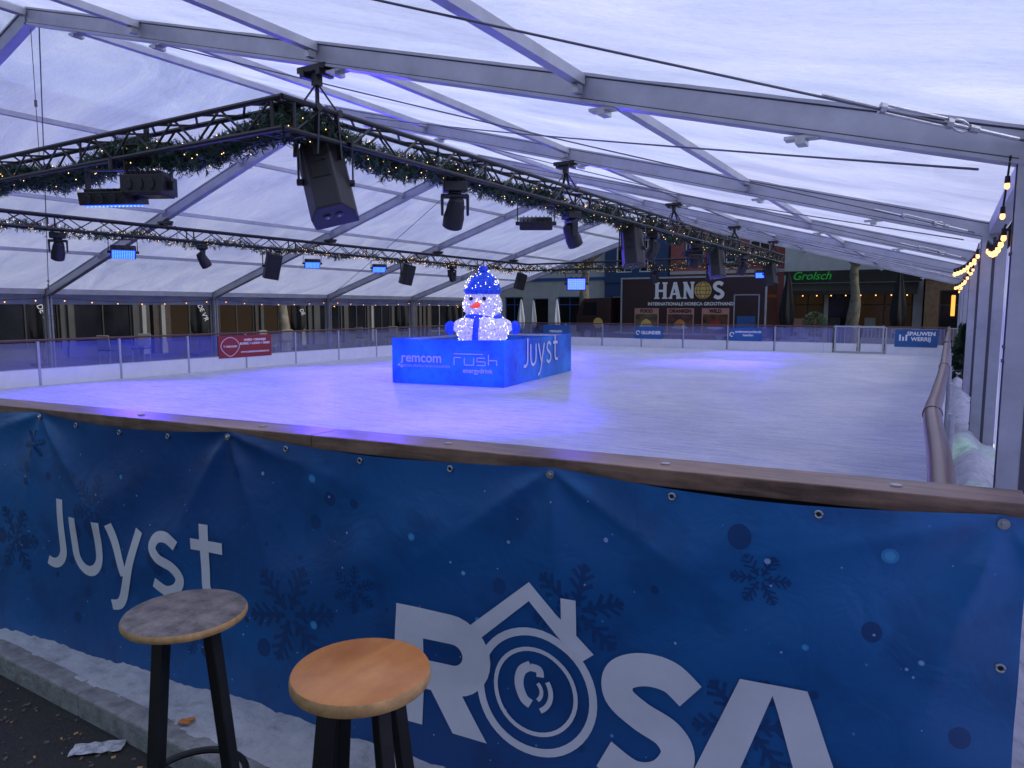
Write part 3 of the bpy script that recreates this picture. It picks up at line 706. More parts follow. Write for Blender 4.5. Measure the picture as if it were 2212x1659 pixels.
for y0,y1 in zip(frames[:-1],frames[1:]):
    for side,(pa) in((0,pR),(1,pL)):
        for t in ts:
            a=pa(y0).lerp(pM(y0),t);b=pa(y1).lerp(pM(y1),t);mb=MB()
            mb.beam(a+Vector((0,.07,.045)),b+Vector((0,-.07,.045)),.075 if t else .13,.075 if t else .14)
            for q,yy in((a,1),(b,-1)): mb.box(q+Vector((0,yy*.12,-.03)),(.05,.08,.06),mi=1)
            mb.obj('purlin' if t else 'eave_beam',[M_alu,M_steel],tent)
    mb=MB();mb.beam(pM(y0)+Vector((0,.07,.03)),pM(y1)+Vector((0,-.07,.03)),.10,.08);mb.obj('purlin',M_alu,tent)
    for pa in(pR,pL):
        mb=MB();nx,ny=30,20;vs=[]
        for i in range(nx+1):
            for j in range(ny+1):
                t=-.012+1.012*i/nx;yy=y0+(y1-y0)*j/ny;v_=j/ny
                p=pa(yy).lerp(pM(yy),t);sag=.030*math.sin(math.pi*v_)*abs(math.sin(math.pi*4*max(t,0)))+.015*noise.noise(Vector((p.x*1.2,yy*2.5,0)))
                sag+=.006*math.sin(i*2.1)*(math.exp(-v_*8)+math.exp(-(1-v_)*8))
                vs.append((p.x,p.y+(0.004 if j==0 else -.004 if j==ny else 0),p.z+.108-max(sag,-.002)))
        mb.add(vs,[(i*(ny+1)+j,(i+1)*(ny+1)+j,(i+1)*(ny+1)+j+1,i*(ny+1)+j+1) for i in range(nx) for j in range(ny)])
        mb.obj('roof_canopy',M_roof,tent,smooth=True,angle=180)
    mb=MB();mb.box((XL-.14,(y0+y1)/2,ZL-.12),(.01,4.9,.34));mb.obj('valance',M_roof,tent)
for y0,y1 in zip(frames[:-1],frames[1:]):
    mb=MB();mb.box((XR+.14,(y0+y1)/2,1.12),(.01,4.9,2.3));mb.obj('sidewall',M_roof,tent)
def cable(a,b,turn=None,r=.008,st_=.25):
    mb=MB();a=Vector(a);b=Vector(b);n=10;L=(b-a).length
    mb.tube([a.lerp(b,i/n)-Vector((0,0,.012*L*.3*math.sin(math.pi*i/n))) for i in range(n+1)],r,6)
    if turn:
        d=(b-a).normalized();p=a+d*st_
        mb.cyl(p,p+d*.05,.022,n=8,mi=1);mb.tube([p+d*.05+Vector((0,0,.03*math.sin(t)))+d*(.05-.05*math.cos(t)) for t in[2*math.pi*i/10 for i in range(10)]],.008,6,mi=1,closed=True)
        for o_ in(-.022,.022): mb.cyl(p+d*.16+Vector((0,0,o_)),p+d*.52+Vector((0,0,o_)),.008,n=6,mi=1)
        for q in(.16,.52): mb.cyl(p+d*(q-.015),p+d*(q+.015),.03,n=8,mi=1)
        mb.cyl(p-d*.22,p+d*.16,.010,n=6,mi=1);mb.cyl(p+d*.5,p+d*.85,.009,n=6,mi=1)
    mb.obj('bracing_cable',[M_wire,M_steel],tent,smooth=True)
cable((XR-.08,4.80,ZR+.03),pR(-.1).lerp(pM(-.1),.86)+Vector((0,0,.0)),turn=True,r=.007,st_=.28)
for i,(y0,y1) in enumerate(zip(frames[:-1],frames[1:])):
    if i in(1,2,4): cable(pR(y1-.1,-.0)-Vector((.2,0,0)),pR(y0+.1).lerp(pM(y0+.1),.9),turn=True,st_=.3)
    if i in(1,2,4): cable(pR(y0+.1,-.06)-Vector((.3,0,0)),pR(y1-.1).lerp(pM(y1-.1),.9))
    if i in(1,3): cable(pL(y1-.1,-.02)+Vector((.3,0,.1)),pM(y0+.1,-.1),turn=True)
mb=MB();mb.cyl((XM,4.9,5.05),(XM,4.9,3.4),.005,n=6);mb.cyl((XM,4.9,4.12),(XM,4.9,4.2),.018,n=8);mb.obj('hanging_wire',M_wire,tent)

# ---------------------------------------------------------------- truss
TZ=3.25;tx0,tx1,ty0,ty1=-15.0,-5.05,4.5,26.0
tr_=thing('lighting_truss','rectangular black lighting truss hung under the marquee roof','lighting truss')
def truss(p0,p1,step=.42):
    p0=Vector(p0);p1=Vector(p1);d=(p1-p0).normalized();sx=d.cross(Vector((0,0,1))).normalized();L=(p1-p0).length;h=.13
    mb=MB();cor=[(sx*a*h+Vector((0,0,b*h))) for a,b in((-1,-1),(1,-1),(1,1),(-1,1))]
    for c in cor: mb.cyl(p0+c-d*h,p1+c+d*h,.026,n=8)
    n=int(L/step)
    for f in range(4):
        a,b=cor[f],cor[(f+1)%4]
        for i in range(n):
            u,v=(a,b) if i%2==0 else (b,a)
            mb.cyl(p0+u+d*L*i/n,p0+v+d*L*(i+1)/n,.012,n=5,caps=False)
    for q in range(0,int(L/3)+1):
        t=min(q*3,L)
        for f in range(4): mb.cyl(p0+cor[f]+d*t,p0+cor[(f+1)%4]+d*t,.016,n=6)
    return mb.obj('truss_section',M_black,tr_,smooth=True)
truss((tx1,ty0,TZ),(tx0,ty0,TZ),.34);truss((tx1,ty0,TZ),(tx1,ty1,TZ),.34);truss((tx0,ty0,TZ),(tx0,ty1,TZ));truss((tx0,ty1,TZ),(tx1,ty1,TZ))
def roofz(x): 
    return ZM+(ZR-ZM)*(x-XM)/(XR-XM) if x>XM else ZM+(ZL-ZM)*(x-XM)/(XL-XM)
for X in(tx0,tx1):
    for y in(4.9,9.9,14.9,19.9,24.9):
        zr=roofz(X)-.11;zt_=TZ+.15;mb=MB()
        mb.box((X,y,zr-.03),(.34,.16,.05));mb.box((X-.1,y,zr-.07),(.05,.18,.06));mb.box((X+.1,y,zr-.07),(.05,.18,.06));mb.box((X,y,zr-.11),(.07,.07,.12))
        for a,b in((-.13,-.13),(.13,-.13),(.13,.13),(-.13,.13)):
            mb.beam((X,y,zr-.14),(X+a,y+b,zt_-.02),.035,.012)
            mb.cyl((X+a-.03,y+b,zt_-.02),(X+a+.03,y+b,zt_-.02),.035,n=8)
        if X==tx1 and y<5:
            for a in(-.13,.13): mb.beam((X+a,y-.13,zt_-.02),(X+a,y-.16,TZ-.28),.05,.02);mb.beam((X+a,y+.1,zt_-.02),(X+a,y+.14,TZ-.28),.05,.02)
        mb.obj('hanging_clamp',M_black,tr_)
mb=MB()
for q in range(3):
    for a,b in(((tx1,ty0),(tx1,ty1)),((tx1,ty0),(tx0,ty0))):
        a=Vector((*a,TZ-.12));b=Vector((*b,TZ-.12));n=90
        mb.tube([a.lerp(b,i/n)+Vector((random.uniform(-.05,.05),random.uniform(-.05,.05),.02*math.sin(i*.9+q)+random.uniform(-.02,.02))) for i in range(n+1)],.007,5)
mb.obj('power_cable',M_rubber,tr_,smooth=True)

def garland(p0,p1,dens,label,off,needle=.055,rad=.085):
    e=thing('garland',label,'garland',group='fir garlands wound on the truss')
    p0=Vector(p0);p1=Vector(p1);L=(p1-p0).length;d=(p1-p0).normalized();sx=d.cross(Vector((0,0,1))).normalized()
    mb=MB();ml=MB();n=int(L*dens)
    for i in range(n):
        t=random.random()**(1.25 if L>15 else 1.0)*L
        ph=t*2.1
        c=p0+d*t+sx*(off[0]+.05*math.sin(ph))+Vector((0,0,off[1]+.05*math.sin(ph*1.3+1)+.03*noise.noise(Vector((t,0,off[0])))))
        if L<25: c.z+=.05*math.exp(-t/.8)
        rr=rad*(1+.55*noise.noise(Vector((t*1.5,3,0))))
        u=Vector((random.gauss(0,1),random.gauss(0,1),random.gauss(0,1))).normalized()
        c=c+u*rr*random.uniform(.2,1.05)
        ax=(u+Vector((random.gauss(0,.5),random.gauss(0,.5),random.gauss(0,.5)))).normalized()*needle*1.3
        k_=6 if t<L*.4 or L<12 else 4
        s1=ax.orthogonal().normalized();s2=ax.normalized().cross(s1)
        for q in range(k_):
            f=q/k_;b=c+ax*f;a_=random.uniform(0,6.28);nd=(s1*math.cos(a_)+s2*math.sin(a_)+ax.normalized()*.5).normalized()*needle
            wv=nd.cross(ax).normalized()*(.008 if t<8 else .012)
            mb.add([b-wv,b+wv,b+nd],[(0,1,2)])
    for i in range(int(L*30)):
        t=random.random()*L;ph=t*2.1;u=Vector((random.gauss(0,1),random.gauss(0,1),random.gauss(0,1))).normalized()
        c=p0+d*t+sx*(off[0]+.05*math.sin(ph))+Vector((0,0,off[1]+.05*math.sin(ph*1.3+1)+.05*math.exp(-t/.8)))+u*(rad*1.12)
        ml.octa(c,.0058 if t<9 else .008)
    o1=mb.obj('foliage',M_leaf,e);o1['kind']='stuff'
    o2=ml.obj('fairy_light',M_fairy,e);o2['kind']='stuff'
garland((tx1,ty0,TZ),(tx0,ty0,TZ),800,'thick fir garland with fairy lights on near truss section',(.10,-.11),.062,.125)
garland((tx1,ty0,TZ),(tx1,ty1,TZ),540,'long fir garland with warm fairy lights along black truss',(-.09,-.10),.062,.125)
garland((tx0,ty0,TZ),(tx0,ty1,TZ),130,'fir garland with fairy lights under distant black truss',(.05,-.15),.06,.09)
garland((tx0,ty1,TZ),(tx1,ty1,TZ),110,'fir garland with fairy lights on the end truss',(0,-.12),.07,.10)

# fixtures -------------------------------------------------------------
def make_speaker(rt,cz=-.44):
    e=thing('speaker','black loudspeaker cabinet hung from truss by a yoke bracket','speaker',group='loudspeakers hung from the truss')
    mb=MB();cc=Vector((0,0,cz))
    def cab(pts,z0,z1): 
        vs=[Vector((x,y,z)) for z in(z0,z1) for x,y in pts];vs=[rt@v+cc for v in vs];n=len(pts)
        mb.add(vs,[tuple(range(n-1,-1,-1)),tuple(range(n,2*n))]+[(i,(i+1)%n,n+(i+1)%n,n+i) for i in range(n)])
    cab([(-.20,.18),(-.20,.0),(-.11,-.19),(.11,-.19),(.20,.0),(.20,.18)],-.34,.34);mb.obj('cabinet',M_blackpl,e,bevel=.015)
    mb=MB();v=rt@Vector((0,.19,0))+cc;mb.box(v,(.37,.02,.64),rt);mb.obj('grille',M_grille,e,bevel=.006)
    mb=MB();xa=rt@Vector((1,0,0));xa.z=0;xa.normalize();ya=Vector((-xa.y,xa.x,0))
    for s_ in(-1,1):
        mb.beam(xa*s_*.235+Vector((0,0,-.05)),xa*s_*.235+cc,.012,.05,up=ya)
        mb.cyl(xa*s_*.20+cc,xa*s_*.25+cc,.03,n=10)
    mb.box((0,0,-.045),(.48,.05,.012),Matrix.Rotation(math.atan2(xa.y,xa.x),3,'Z'));mb.cyl((0,0,-.04),(0,0,.06),.03,n=10);mb.box((0,0,.05),(.08,.06,.06));mb.obj('bracket',M_black,e)
    mb=MB()
    v=rt@Vector((0,-.195,.05))+cc;mb.box(v,(.16,.012,.20),rt);mb.box(v+rt@Vector((0,-.012,.06)),(.12,.02,.02),rt)
    mb.obj('rear_handle',M_rubber,e,bevel=.004)
    for q in(-.05,.05):
        mb=MB();a=rt@Vector((q,-.02,-.343))+cc;mb.cyl(a,a+rt@Vector((0,0,-.008)),.032,n=16);mb.cyl(a+rt@Vector((0,0,-.008)),a+rt@Vector((0,0,-.014)),.012,n=10,mi=1)
        mb.obj('socket',[M_aludark,M_steel],e,smooth=True)
    return e
def make_head():
    e=thing('moving_head_lamp','black moving head stage lamp hanging below truss','stage lamp',group='moving head stage lamps on the truss')
    mb=MB();mb.box((0,0,-.06),(.28,.22,.11));mb.cyl((0,0,-.115),(0,0,-.14),.08,n=16);mb.obj('base',M_blackpl,e,bevel=.015)
    mb=MB()
    mb.box((0,0,-.165),(.33,.10,.05))
    for s_ in(-1,1): mb.box((s_*.15,0,-.27),(.035,.10,.24),taper=.8)
    mb.obj('yoke',M_blackpl,e,bevel=.012)
    rt=Matrix.Rotation(R(28),3,'X')@Matrix.Rotation(R(8),3,'Y');mb=MB();prof=[(.04,.16),(.085,.14),(.105,.06),(.11,-.02),(.125,-.08),(.12,-.20),(.10,-.215),(.02,-.205)]
    n=20;vs=[]
    for r,z in prof:
        for k_ in range(n):
            t=2*math.pi*k_/n;vs.append(rt@Vector((math.cos(t)*r,math.sin(t)*r,z))+Vector((0,0,-.33)))
    fs=[(i*n+(k_+1)%n,i*n+k_,(i+1)*n+k_,(i+1)*n+(k_+1)%n) for i in range(len(prof)-1) for k_ in range(n)]+[tuple(range(n)),tuple((len(prof)-1)*n+k_ for k_ in range(n-1,-1,-1))]
    mb.add(vs,fs);mb.obj('lamp_head',M_blackpl,e,smooth=True)
    mb=MB();a=rt@Vector((0,0,-.214))+Vector((0,0,-.33));mb.cyl(a,a+rt@Vector((0,0,-.006)),.085,n=20);mb.obj('lens',M_glassdark,e,smooth=True)
    mb=MB();mb.cyl((-.08,0,0),(-.08,0,.06),.02,n=8);mb.cyl((.08,0,0),(.08,0,.06),.02,n=8);mb.obj('clamp',M_black,e)
    return e
def make_wash(lit=True,tilt=-30,face=None,lab=None):
    e=thing('led_wash_lamp',lab or ('flat LED stage lamp glowing blue below truss' if lit else 'flat LED stage lamp unlit below truss'),'stage lamp',group='flat LED stage lamps on the truss')
    rt=Matrix.Rotation(R(tilt),3,'X')
    mb=MB();c=Vector((0,0,-.25));mb.box(c,(.40,.26,.10),rt)
    for i in range(7): mb.box(c+rt@Vector((-.15+i*.05,0,.06)),(.012,.22,.03),rt)
    for i in range(3): mb.cyl(c+rt@Vector((-.11+i*.11,-.13,0)),c+rt@Vector((-.11+i*.11,-.145,0)),.032,n=14)
    mb.obj('housing',M_blackpl,e,bevel=.012)
    mb=MB();mb.box(c+rt@Vector((0,0,-.053)),(.36,.22,.008),rt)
    mb.obj('led_face',(face or M_ledblue) if lit else M_glassdark,e)
    if lit:
        mb=MB()
        for i in range(10):
            for j in range(6): mb.octa(c+rt@Vector((-.16+i*.0356,-.095+j*.038,-.058)),.007)
        ob=mb.obj('led',M_ledcyan,e);ob['kind']='stuff'
    mb=MB()
    for s_ in(-1,1): mb.beam((s_*.225,0,-.03),(s_*.225,0,-.27),.012,.04,up=Vector((0,1,0)));mb.cyl((s_*.2,0,-.25),(s_*.25,0,-.25),.025,n=10)
    mb.box((0,0,-.03),(.46,.04,.012));mb.cyl((0,0,-.03),(0,0,.06),.025,n=8);mb.obj('bracket',M_black,e)
    return e
zc=TZ-.18
camf=Vector((-.518,.855,0))
rtn=Matrix.Rotation(R(-14),3,camf)@Matrix.Rotation(R(38),3,'Z')@Matrix.Rotation(R(-20),3,'X')
sp=make_speaker(rtn,-.40);sp.location=(tx1-.02,5.0,zc+.12);sp.scale=(1.06,)*3;sp['label']='large tilted black loudspeaker hung at the truss corner'
s2=make_speaker(Matrix.Rotation(R(-9),3,camf)@Matrix.Rotation(R(-18),3,'X'),-.42);s2.location=(tx1,12.6,zc+.04);s2.rotation_euler=(0,0,R(12))
for y,r in((18.2,8),(24.6,5)): copy_thing(s2,(tx1,y,zc+.04),(0,0,R(r)))
for y,r in((12.8,-110),(18.2,-100),(25.4,-80)): copy_thing(s2,(tx0,y,zc),(0,0,R(r)),None,.95)
mh=make_head();mh.location=(tx1,7.04,zc);mh.rotation_euler=(0,0,R(40))
for x,y,r in((tx1,10.1,-40),(tx1,13.7,100),(tx1,16.5,30),(tx1,21,60),(tx0,7.6,60),(tx0,10.8,-30),(tx0,20.7,0),(-9.5,ty1,0),(-7.4,ty1,50)): copy_thing(mh,(x,y,zc),(0,0,R(r)))
wl=make_wash(True,10,lab='large flat LED stage lamp glowing blue on its underside');wl.location=(-7.46,4.36,zc-.02);wl.rotation_euler=(0,0,R(24));wl.scale=(1.25,1.6,1.3)
wo=make_wash(False,0);wo.location=(-7.06,4.50,zc+.24);wo.rotation_euler=(0,0,R(26));wo.scale=(1.08,1.2,1.9);wo['label']='boxy unlit LED stage lamp below the near truss'
wf=make_wash(False,20);wf.location=(tx1,8.99,zc);wf.rotation_euler=(0,0,R(30));wf.scale=(1.15,)*3
copy_thing(wf,(tx1,16.3,zc),(0,0,R(60)),scale=1.1)
wt=make_wash(True,-35);wt.location=(tx0,8.9,zc);wt.rotation_euler=(0,0,R(62));wt.scale=(1.2,)*3
for y in(14.2,16.9,22.6): copy_thing(wt,(tx0,y,zc),(0,0,R(50)),scale=1.05)
wz=make_wash(True,-80,M_ledflood,'bright blue flood lamp shining from the end truss');wz.location=(-12.7,ty1-.1,zc-.05);wz.rotation_euler=(0,0,R(28));wz.scale=(1.9,1.5,1.9)
copy_thing(wt,(-5.6,ty1,zc),(0,0,R(12)),scale=1.2)

def spot(loc,tgt,power,size=70,color=(.07,.035,1),blend=1.0,rad=.1):
    l=bpy.data.lights.new('led_beam','SPOT');l.energy=power;l.spot_size=R(size);l.spot_blend=blend;l.color=color;l.shadow_soft_size=rad
    o_=bpy.data.objects.new('led_beam',l);col.objects.link(o_);o_.location=loc;o_.rotation_euler=(Vector(loc)-Vector(tgt)).to_track_quat('Z','Y').to_euler();return o_
zl=zc-.46
for loc,t,p in(((-7.8,4.45,zl),(-8.8,5.8,.1),2100),((-14.9,8.9,zl),(-12.2,7.0,.1),2200),((-14.8,14.2,zl),(-10.8,10.8,.1),2100),((-5.1,7.4,zl),(-5.6,8.0,.1),1700),((-5.1,13.7,zl),(-5.0,12.4,.1),1500),
               ((-14.8,16.9,zl),(-9.4,13.5,.8),1400),((-5.1,20.0,zl),(-5.4,19.5,.1),1200),((-12.6,25.9,zl),(-11.5,23,.1),1700),((-5.6,25.9,zl),(-5.5,23.5,.1),700),((-14.8,22.6,zl),(-12,21,.1),1200)):
    spot(loc,t,p,86)
spot((-5.2,9.0,zl),(-8,11.6,.5),1500,50)
spot((-7.8,4.45,zl),(-8.6,11.0,.5),1700,32)
spot((-12.7,25.7,zl),(-6,10,1.2),900,60)

# ---------------------------------------------------------------- string lights
def string_lights(a,b,n,label,sag=.25,r=.03):
    e=thing('string_lights',label,'string lights',group='warm bulb strings along the eaves')
    a=Vector(a);b=Vector(b);mb=MB();P=[a.lerp(b,i/24)-Vector((0,0,sag*math.sin(math.pi*i/24))) for i in range(25)]
    mb.tube(P,.006,5);mb.obj('cable',M_rubber,e)
    m0=None
    for i in range(n):
        t=(i+.5)/n;p=a.lerp(b,t)-Vector((0,0,sag*math.sin(math.pi*t)))
        if m0 is None:
            m=MB();m.lathe([(.012,0),(.014,-.03),(.014,-.04)],(0,0,0),10,mi=1);m.lathe([(.012,-.04),(r*.9,-.04-r*.8),(r,-.04-r*1.3),(r*.7,-.04-r*2),(.004,-.04-r*2.3)],(0,0,0),12,mi=0)
            m0=m.obj('light_bulb',[M_bulb,M_rubber],e,smooth=True,loc=p)
        else:
            c=m0.copy();col.objects.link(c);c.parent=e;c.location=p
for i,(y0,y1) in enumerate(zip(frames[1:-1],frames[2:])):
    if i: string_lights((XR-.15,y0,ZR-.12),(XR-.15,y1,ZR-.12),7,'warm bulb string along the marquee eave beside the posts',.18,.016)
    string_lights((XL+.15,y0,ZL-.12),(XL+.15,y1,ZL-.12),7,'warm bulb string along the low marquee eave',.10,.014)
string_lights((XR-.16,4.82,2.42),(XR-.17,5.1,2.12),2,'few warm bulbs hanging from a marquee post',.03,.014)
string_lights((XR-.155,4.90,2.06),(XR-.22,5.25,2.0),7,'cluster of warm bulbs wrapped round a marquee post',.06,.014)
string_lights((XR-.14,9.72,2.26),(XR-.38,9.75,2.04),8,'cluster of warm bulbs at the top of a post',.05,.020)
string_lights((XR-.14,14.72,2.20),(XR-.34,14.75,2.0),6,'cluster of warm bulbs at the top of a post',.05,.022)
# ---------------------------------------------------------------- stools
def stool(name,label,x,y,zs,rad,thick,msat,legs,foot):
    e=thing(name,label,'stool',(x,y,-.2),group='bar stools beside the rink');H=zs+.2
    mb=MB();mb.lathe([(rad-.012,0),(rad-.003,.004),(rad,.010),(rad,thick-.012),(rad-.004,thick-.004),(rad-.014,thick)],(0,0,H-thick),56)
    ob=mb.obj('seat',[msat,M_ply],e,smooth=True,angle=30)
    for p in ob.data.polygons:
        if abs(p.normal.z)<.8:p.material_index=1
    for a in legs:
        t=R(a);top=Vector((math.cos(t)*rad*.52,math.sin(t)*rad*.52,H-thick-.002));bot=Vector((math.cos(t)*(rad*.52+.10),math.sin(t)*(rad*.52+.10),0))
        mb=MB();mb.beam(bot,top,.038,.038,up=Vector((math.cos(t),math.sin(t),0)));mb.obj('leg',M_black,e,bevel=.004)
    mb=MB();rr=rad*.52+.10*(1-foot/(H-thick))
    mb.tube([(math.cos(2*math.pi*i/40)*rr,math.sin(2*math.pi*i/40)*rr,foot) for i in range(40)],.011,8,closed=True);mb.obj('footrest_ring',M_black,e,smooth=True)
    mb=MB();mb.lathe([(rad*.60,-.012),(rad*.60,0)],(0,0,H-thick-.001),32);mb.obj('seat_plate',M_black,e)
    return e
stool('bar_stool','round bar stool with worn grey wooden seat and black legs',-1.93,1.275,.690,.178,.030,M_seatgrey,(12,102,192,282),.34)
stool('bar_stool','round bar stool with varnished orange wooden seat and black legs',-1.255,1.315,.672,.180,.040,M_seator,(-18,72,162,252),.26)

# litter
mb=MB();vs=[]
for i in range(9):
    for j in range(5):
        x=i*.025;y_=j*.020;vs.append((x,y_,.004+.008*abs(math.sin(i*1.3+j))))
mb.add(vs,[(i*5+j,(i+1)*5+j,(i+1)*5+j+1,i*5+j+1) for i in range(8) for j in range(4)])
ob=mb.obj('crumpled_wrapper',M_paper,loc=(-2.93,1.39,-.198),rot=(0,0,R(42)));tag(ob,'crumpled silver paper wrapper lying on dark paving','litter')
mb=MB();mb.box((0,0,.006),(.05,.03,.008));mb.box((.02,.01,.012),(.03,.02,.006),Matrix.Rotation(.5,3,'Z'))
ob=mb.obj('orange_peel',M_orleaf,loc=(-2.58,1.68,-.088),rot=(0,0,.4),bevel=.003);tag(ob,'scrap of orange peel lying on the snowy kerb','litter')
mb=MB()
for _ in range(170):
    x=random.uniform(-4,-2.3);y_=random.uniform(1.1,1.56);s_=random.uniform(.003,.010);mb.box((x,y_,-.199+s_/3),(s_*2,s_,s_*.7),Matrix.Rotation(random.random()*3,3,'Z'),mi=random.choice((0,0,0,1)))
ob=mb.obj('gravel_debris',[M_grit,M_ply]);tag(ob,'small leaves and grit scattered on dark paving',None,kind='stuff')

# ---------------------------------------------------------------- buildings
def building(name,label,W,H,wallm,wins,loc,rotz,depth=7,trimm=None,framem=None,base=None):
    e=thing(name,label,'building',loc,(0,0,rotz))
    xs=sorted({0,W}|{w_[0] for w_ in wins}|{w_[0]+w_[2] for w_ in wins});zs=sorted({0,H}|{w_[1] for w_ in wins}|{w_[1]+w_[3] for w_ in wins})
    mb=MB()
    def inside(x,z): return any(w_[0]<x<w_[0]+w_[2] and w_[1]<z<w_[1]+w_[3] for w_ in wins)
    for a,b in zip(xs[:-1],xs[1:]):
        for c,d in zip(zs[:-1],zs[1:]):
            if not inside((a+b)/2,(c+d)/2): mb.add([(a,0,c),(b,0,c),(b,0,d),(a,0,d)],[(0,1,2,3)])
    for x,z,w_,h,*_ in wins:
        r=.16;mb.add([(x,0,z),(x+w_,0,z),(x+w_,0,z+h),(x,0,z+h),(x,r,z),(x+w_,r,z),(x+w_,r,z+h),(x,r,z+h)],[(0,4,5,1),(1,5,6,2),(2,6,7,3),(3,7,4,0)])
    mb.add([(0,0,0),(W,0,0),(W,depth,0),(0,depth,0),(0,0,H),(W,0,H),(W,depth,H),(0,depth,H)],[(1,2,6,5),(2,3,7,6),(3,0,4,7),(4,5,6,7)])
    mb.obj('wall',wallm,e)
    for zz,dd in((H+.1,.3),(H*.40,.12)):
        mb=MB();mb.box((W/2,-dd/4,zz),(W-.01,dd,.18));mb.obj('cornice',trimm or wallm,e)
    for x,z,w_,h,kind in wins:
        mb=MB();t=.07
        fm=framem or M_white
        mb.box((x+w_/2,.13,z+t/2),(w_,.06,t));mb.box((x+w_/2,.13,z+h-t/2),(w_,.06,t))
        mb.box((x+t/2,.13,z+h/2),(t,.06,h-2*t));mb.box((x+w_-t/2,.13,z+h/2),(t,.06,h-2*t))
        if kind!='d':
            k_=max(1,int(w_/1.3))
            for q in range(1,k_+1): mb.box((x+w_*q/(k_+1),.132,z+h/2),(.05,.05,h-2*t))
            mb.box((x+w_/2,.134,z+h*.72),(w_-2*t,.045,.05))
        f=mb.obj('door' if kind=='d' else 'window',fm,e)
        mb=MB();mb.add([(x,.15,z),(x+w_,.15,z),(x+w_,.15,z+h),(x,.15,z+h)],[(0,1,2,3)])
        mb.obj('pane',M_glasswarm if kind=='l' else M_glassdark,f)
    return e
def wr(W,n,z,w_,h,kind='w',m=.5):
    st_=(W-2*m)/n;return [(m+st_*i+(st_-w_)/2,z,w_,h,kind) for i in range(n)]
# left side (facing +X): local x -> world +Y when rotated +90
lb=[(-3,11,M_darkbrick,M_darkwood,3,'dark brick cafe building with black shopfront','l'),(8,9,M_dimcream,M_darkwood,3,'dimmed cream rendered building with large dark shop windows','w'),
    (17.1,8,M_darkbrick,M_dimcream,3,'dark brick restaurant with wide windows','l'),(25.2,9,M_dimcream,M_aludark,4,'dimmed cream building with dark glazed ground floor','w'),(34.3,11,M_darkbrick,M_cream,4,'brick building with shop windows','w')]
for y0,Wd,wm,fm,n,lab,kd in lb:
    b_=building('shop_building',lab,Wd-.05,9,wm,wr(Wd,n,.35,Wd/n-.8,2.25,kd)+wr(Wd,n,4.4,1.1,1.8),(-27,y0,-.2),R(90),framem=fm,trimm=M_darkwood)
    for i in range(n+1):
        mb=MB();xx=.35+i*(Wd-.7)/n;mb.box((xx,-.06,1.45),(.16,.12,2.9));mb.box((xx,-.07,.2),(.24,.16,.4));mb.obj('pilaster',M_cream if (i+n)%3==0 else M_dimcream,b_)
    for i in range(4):
        mb=MB();mb.ball((random.uniform(.8,Wd-.8),.10,random.uniform(1.7,2.4)),.025,8);mb.obj('shop_lamp',M_bulb,b_,smooth=True)
# far side (facing -Y)
building('corner_house','white rendered house with blue doors and shutters',9.9,9,M_whitewall,[(.8,.0,1.1,2.4,'d'),(2.6,.7,1.4,1.8,'w'),(4.8,.0,1.1,2.4,'d'),(6.6,.7,1.6,1.8,'w')]+wr(9.9,4,4.2,1.1,2.0),(-28,41,-.2),0,framem=M_blueframe,trimm=M_blueframe)
building('town_house','blue painted brick house with white window frames',3.9,8.5,M_bluebrick,[(.5,.3,2.9,2.2,'l')]+wr(3.9,2,3.9,1.0,1.9),(-18,40.6,-.2),0,framem=M_white)
building('brick_house','red brick town house with white framed windows',6.4,9.5,M_redbrick,wr(6.4,2,.3,2.4,2.2,'l')+wr(6.4,3,4.3,1.1,1.6)+wr(6.4,3,6.7,1.1,1.6),(-14,40.9,-.2),0,framem=M_white,trimm=M_whitewall)
pub=building('pub_building','white rendered pub with dark shopfront and awning',6.4,9,M_whitewall,[(.4,.3,1.6,2.3,'l'),(2.2,0,1.1,2.6,'d'),(3.5,.3,2.5,2.3,'l')]+wr(6.4,3,4.6,1.0,1.9),(-7.5,40,-.2),0,framem=M_dimcream,trimm=M_darkwood)
mb=MB();mb.add([(.2,0,3.05),(6.2,0,3.05),(6.2,-1.3,2.65),(.2,-1.3,2.65),(.2,-1.3,2.45),(6.2,-1.3,2.45)],[(0,1,2,3),(3,2,5,4)]);mb.obj('awning',M_darkwood,pub)
mb=MB();mb.box((3.2,-.04,3.30),(6.2,.06,.42));mb.obj('fascia',M_darkwood,pub)
for i in range(9):
    mb=MB();mb.ball((.5+i*.66,-1.25,2.40),.03,8);mb.obj('awning_lamp',M_bulb,pub,smooth=True)
text_mesh('Grolsch',.58,face_mtx((1.35,-.10,3.42),(1,0,0)),M_green,'neon_sign',pub,offset=.004,shear=.3,ext=.02)
for i,(xx,zz,hh) in enumerate(((.9,.9,.5),(2.6,.9,.6),(4.2,1.0,.45),(5.4,.9,.5))):
    mb=MB();mb.box((xx,-.45,zz),(.5,.03,hh*1.4));mb.obj('menu_board',(M_posterframe,M_dimcream,M_cream,M_posterframe)[i],pub)
stb=building('stone_building','brown sandstone cafe building with dark windows',9,8,M_orange,[(.6,.2,2.2,2.4,'w'),(3.4,.8,1.6,1.6,'w'),(5.6,.3,1.2,2.3,'d')]+wr(9,4,4,1.0,1.8),(-1.0,39,-.2),0,framem=M_darkwood)
mb=MB();mb.box((0,0,0),(.16,.12,.95));mb.box((0,.05,.5),(.2,.16,.05),mi=1);mb.box((0,.05,-.5),(.2,.16,.05),mi=1)
tag(mb.obj('wall_lamp',[M_orlamp,M_black],loc=(.15,38.9,1.7),bevel=.02),'tall orange glowing lamp mounted on sandstone wall','wall lamp')

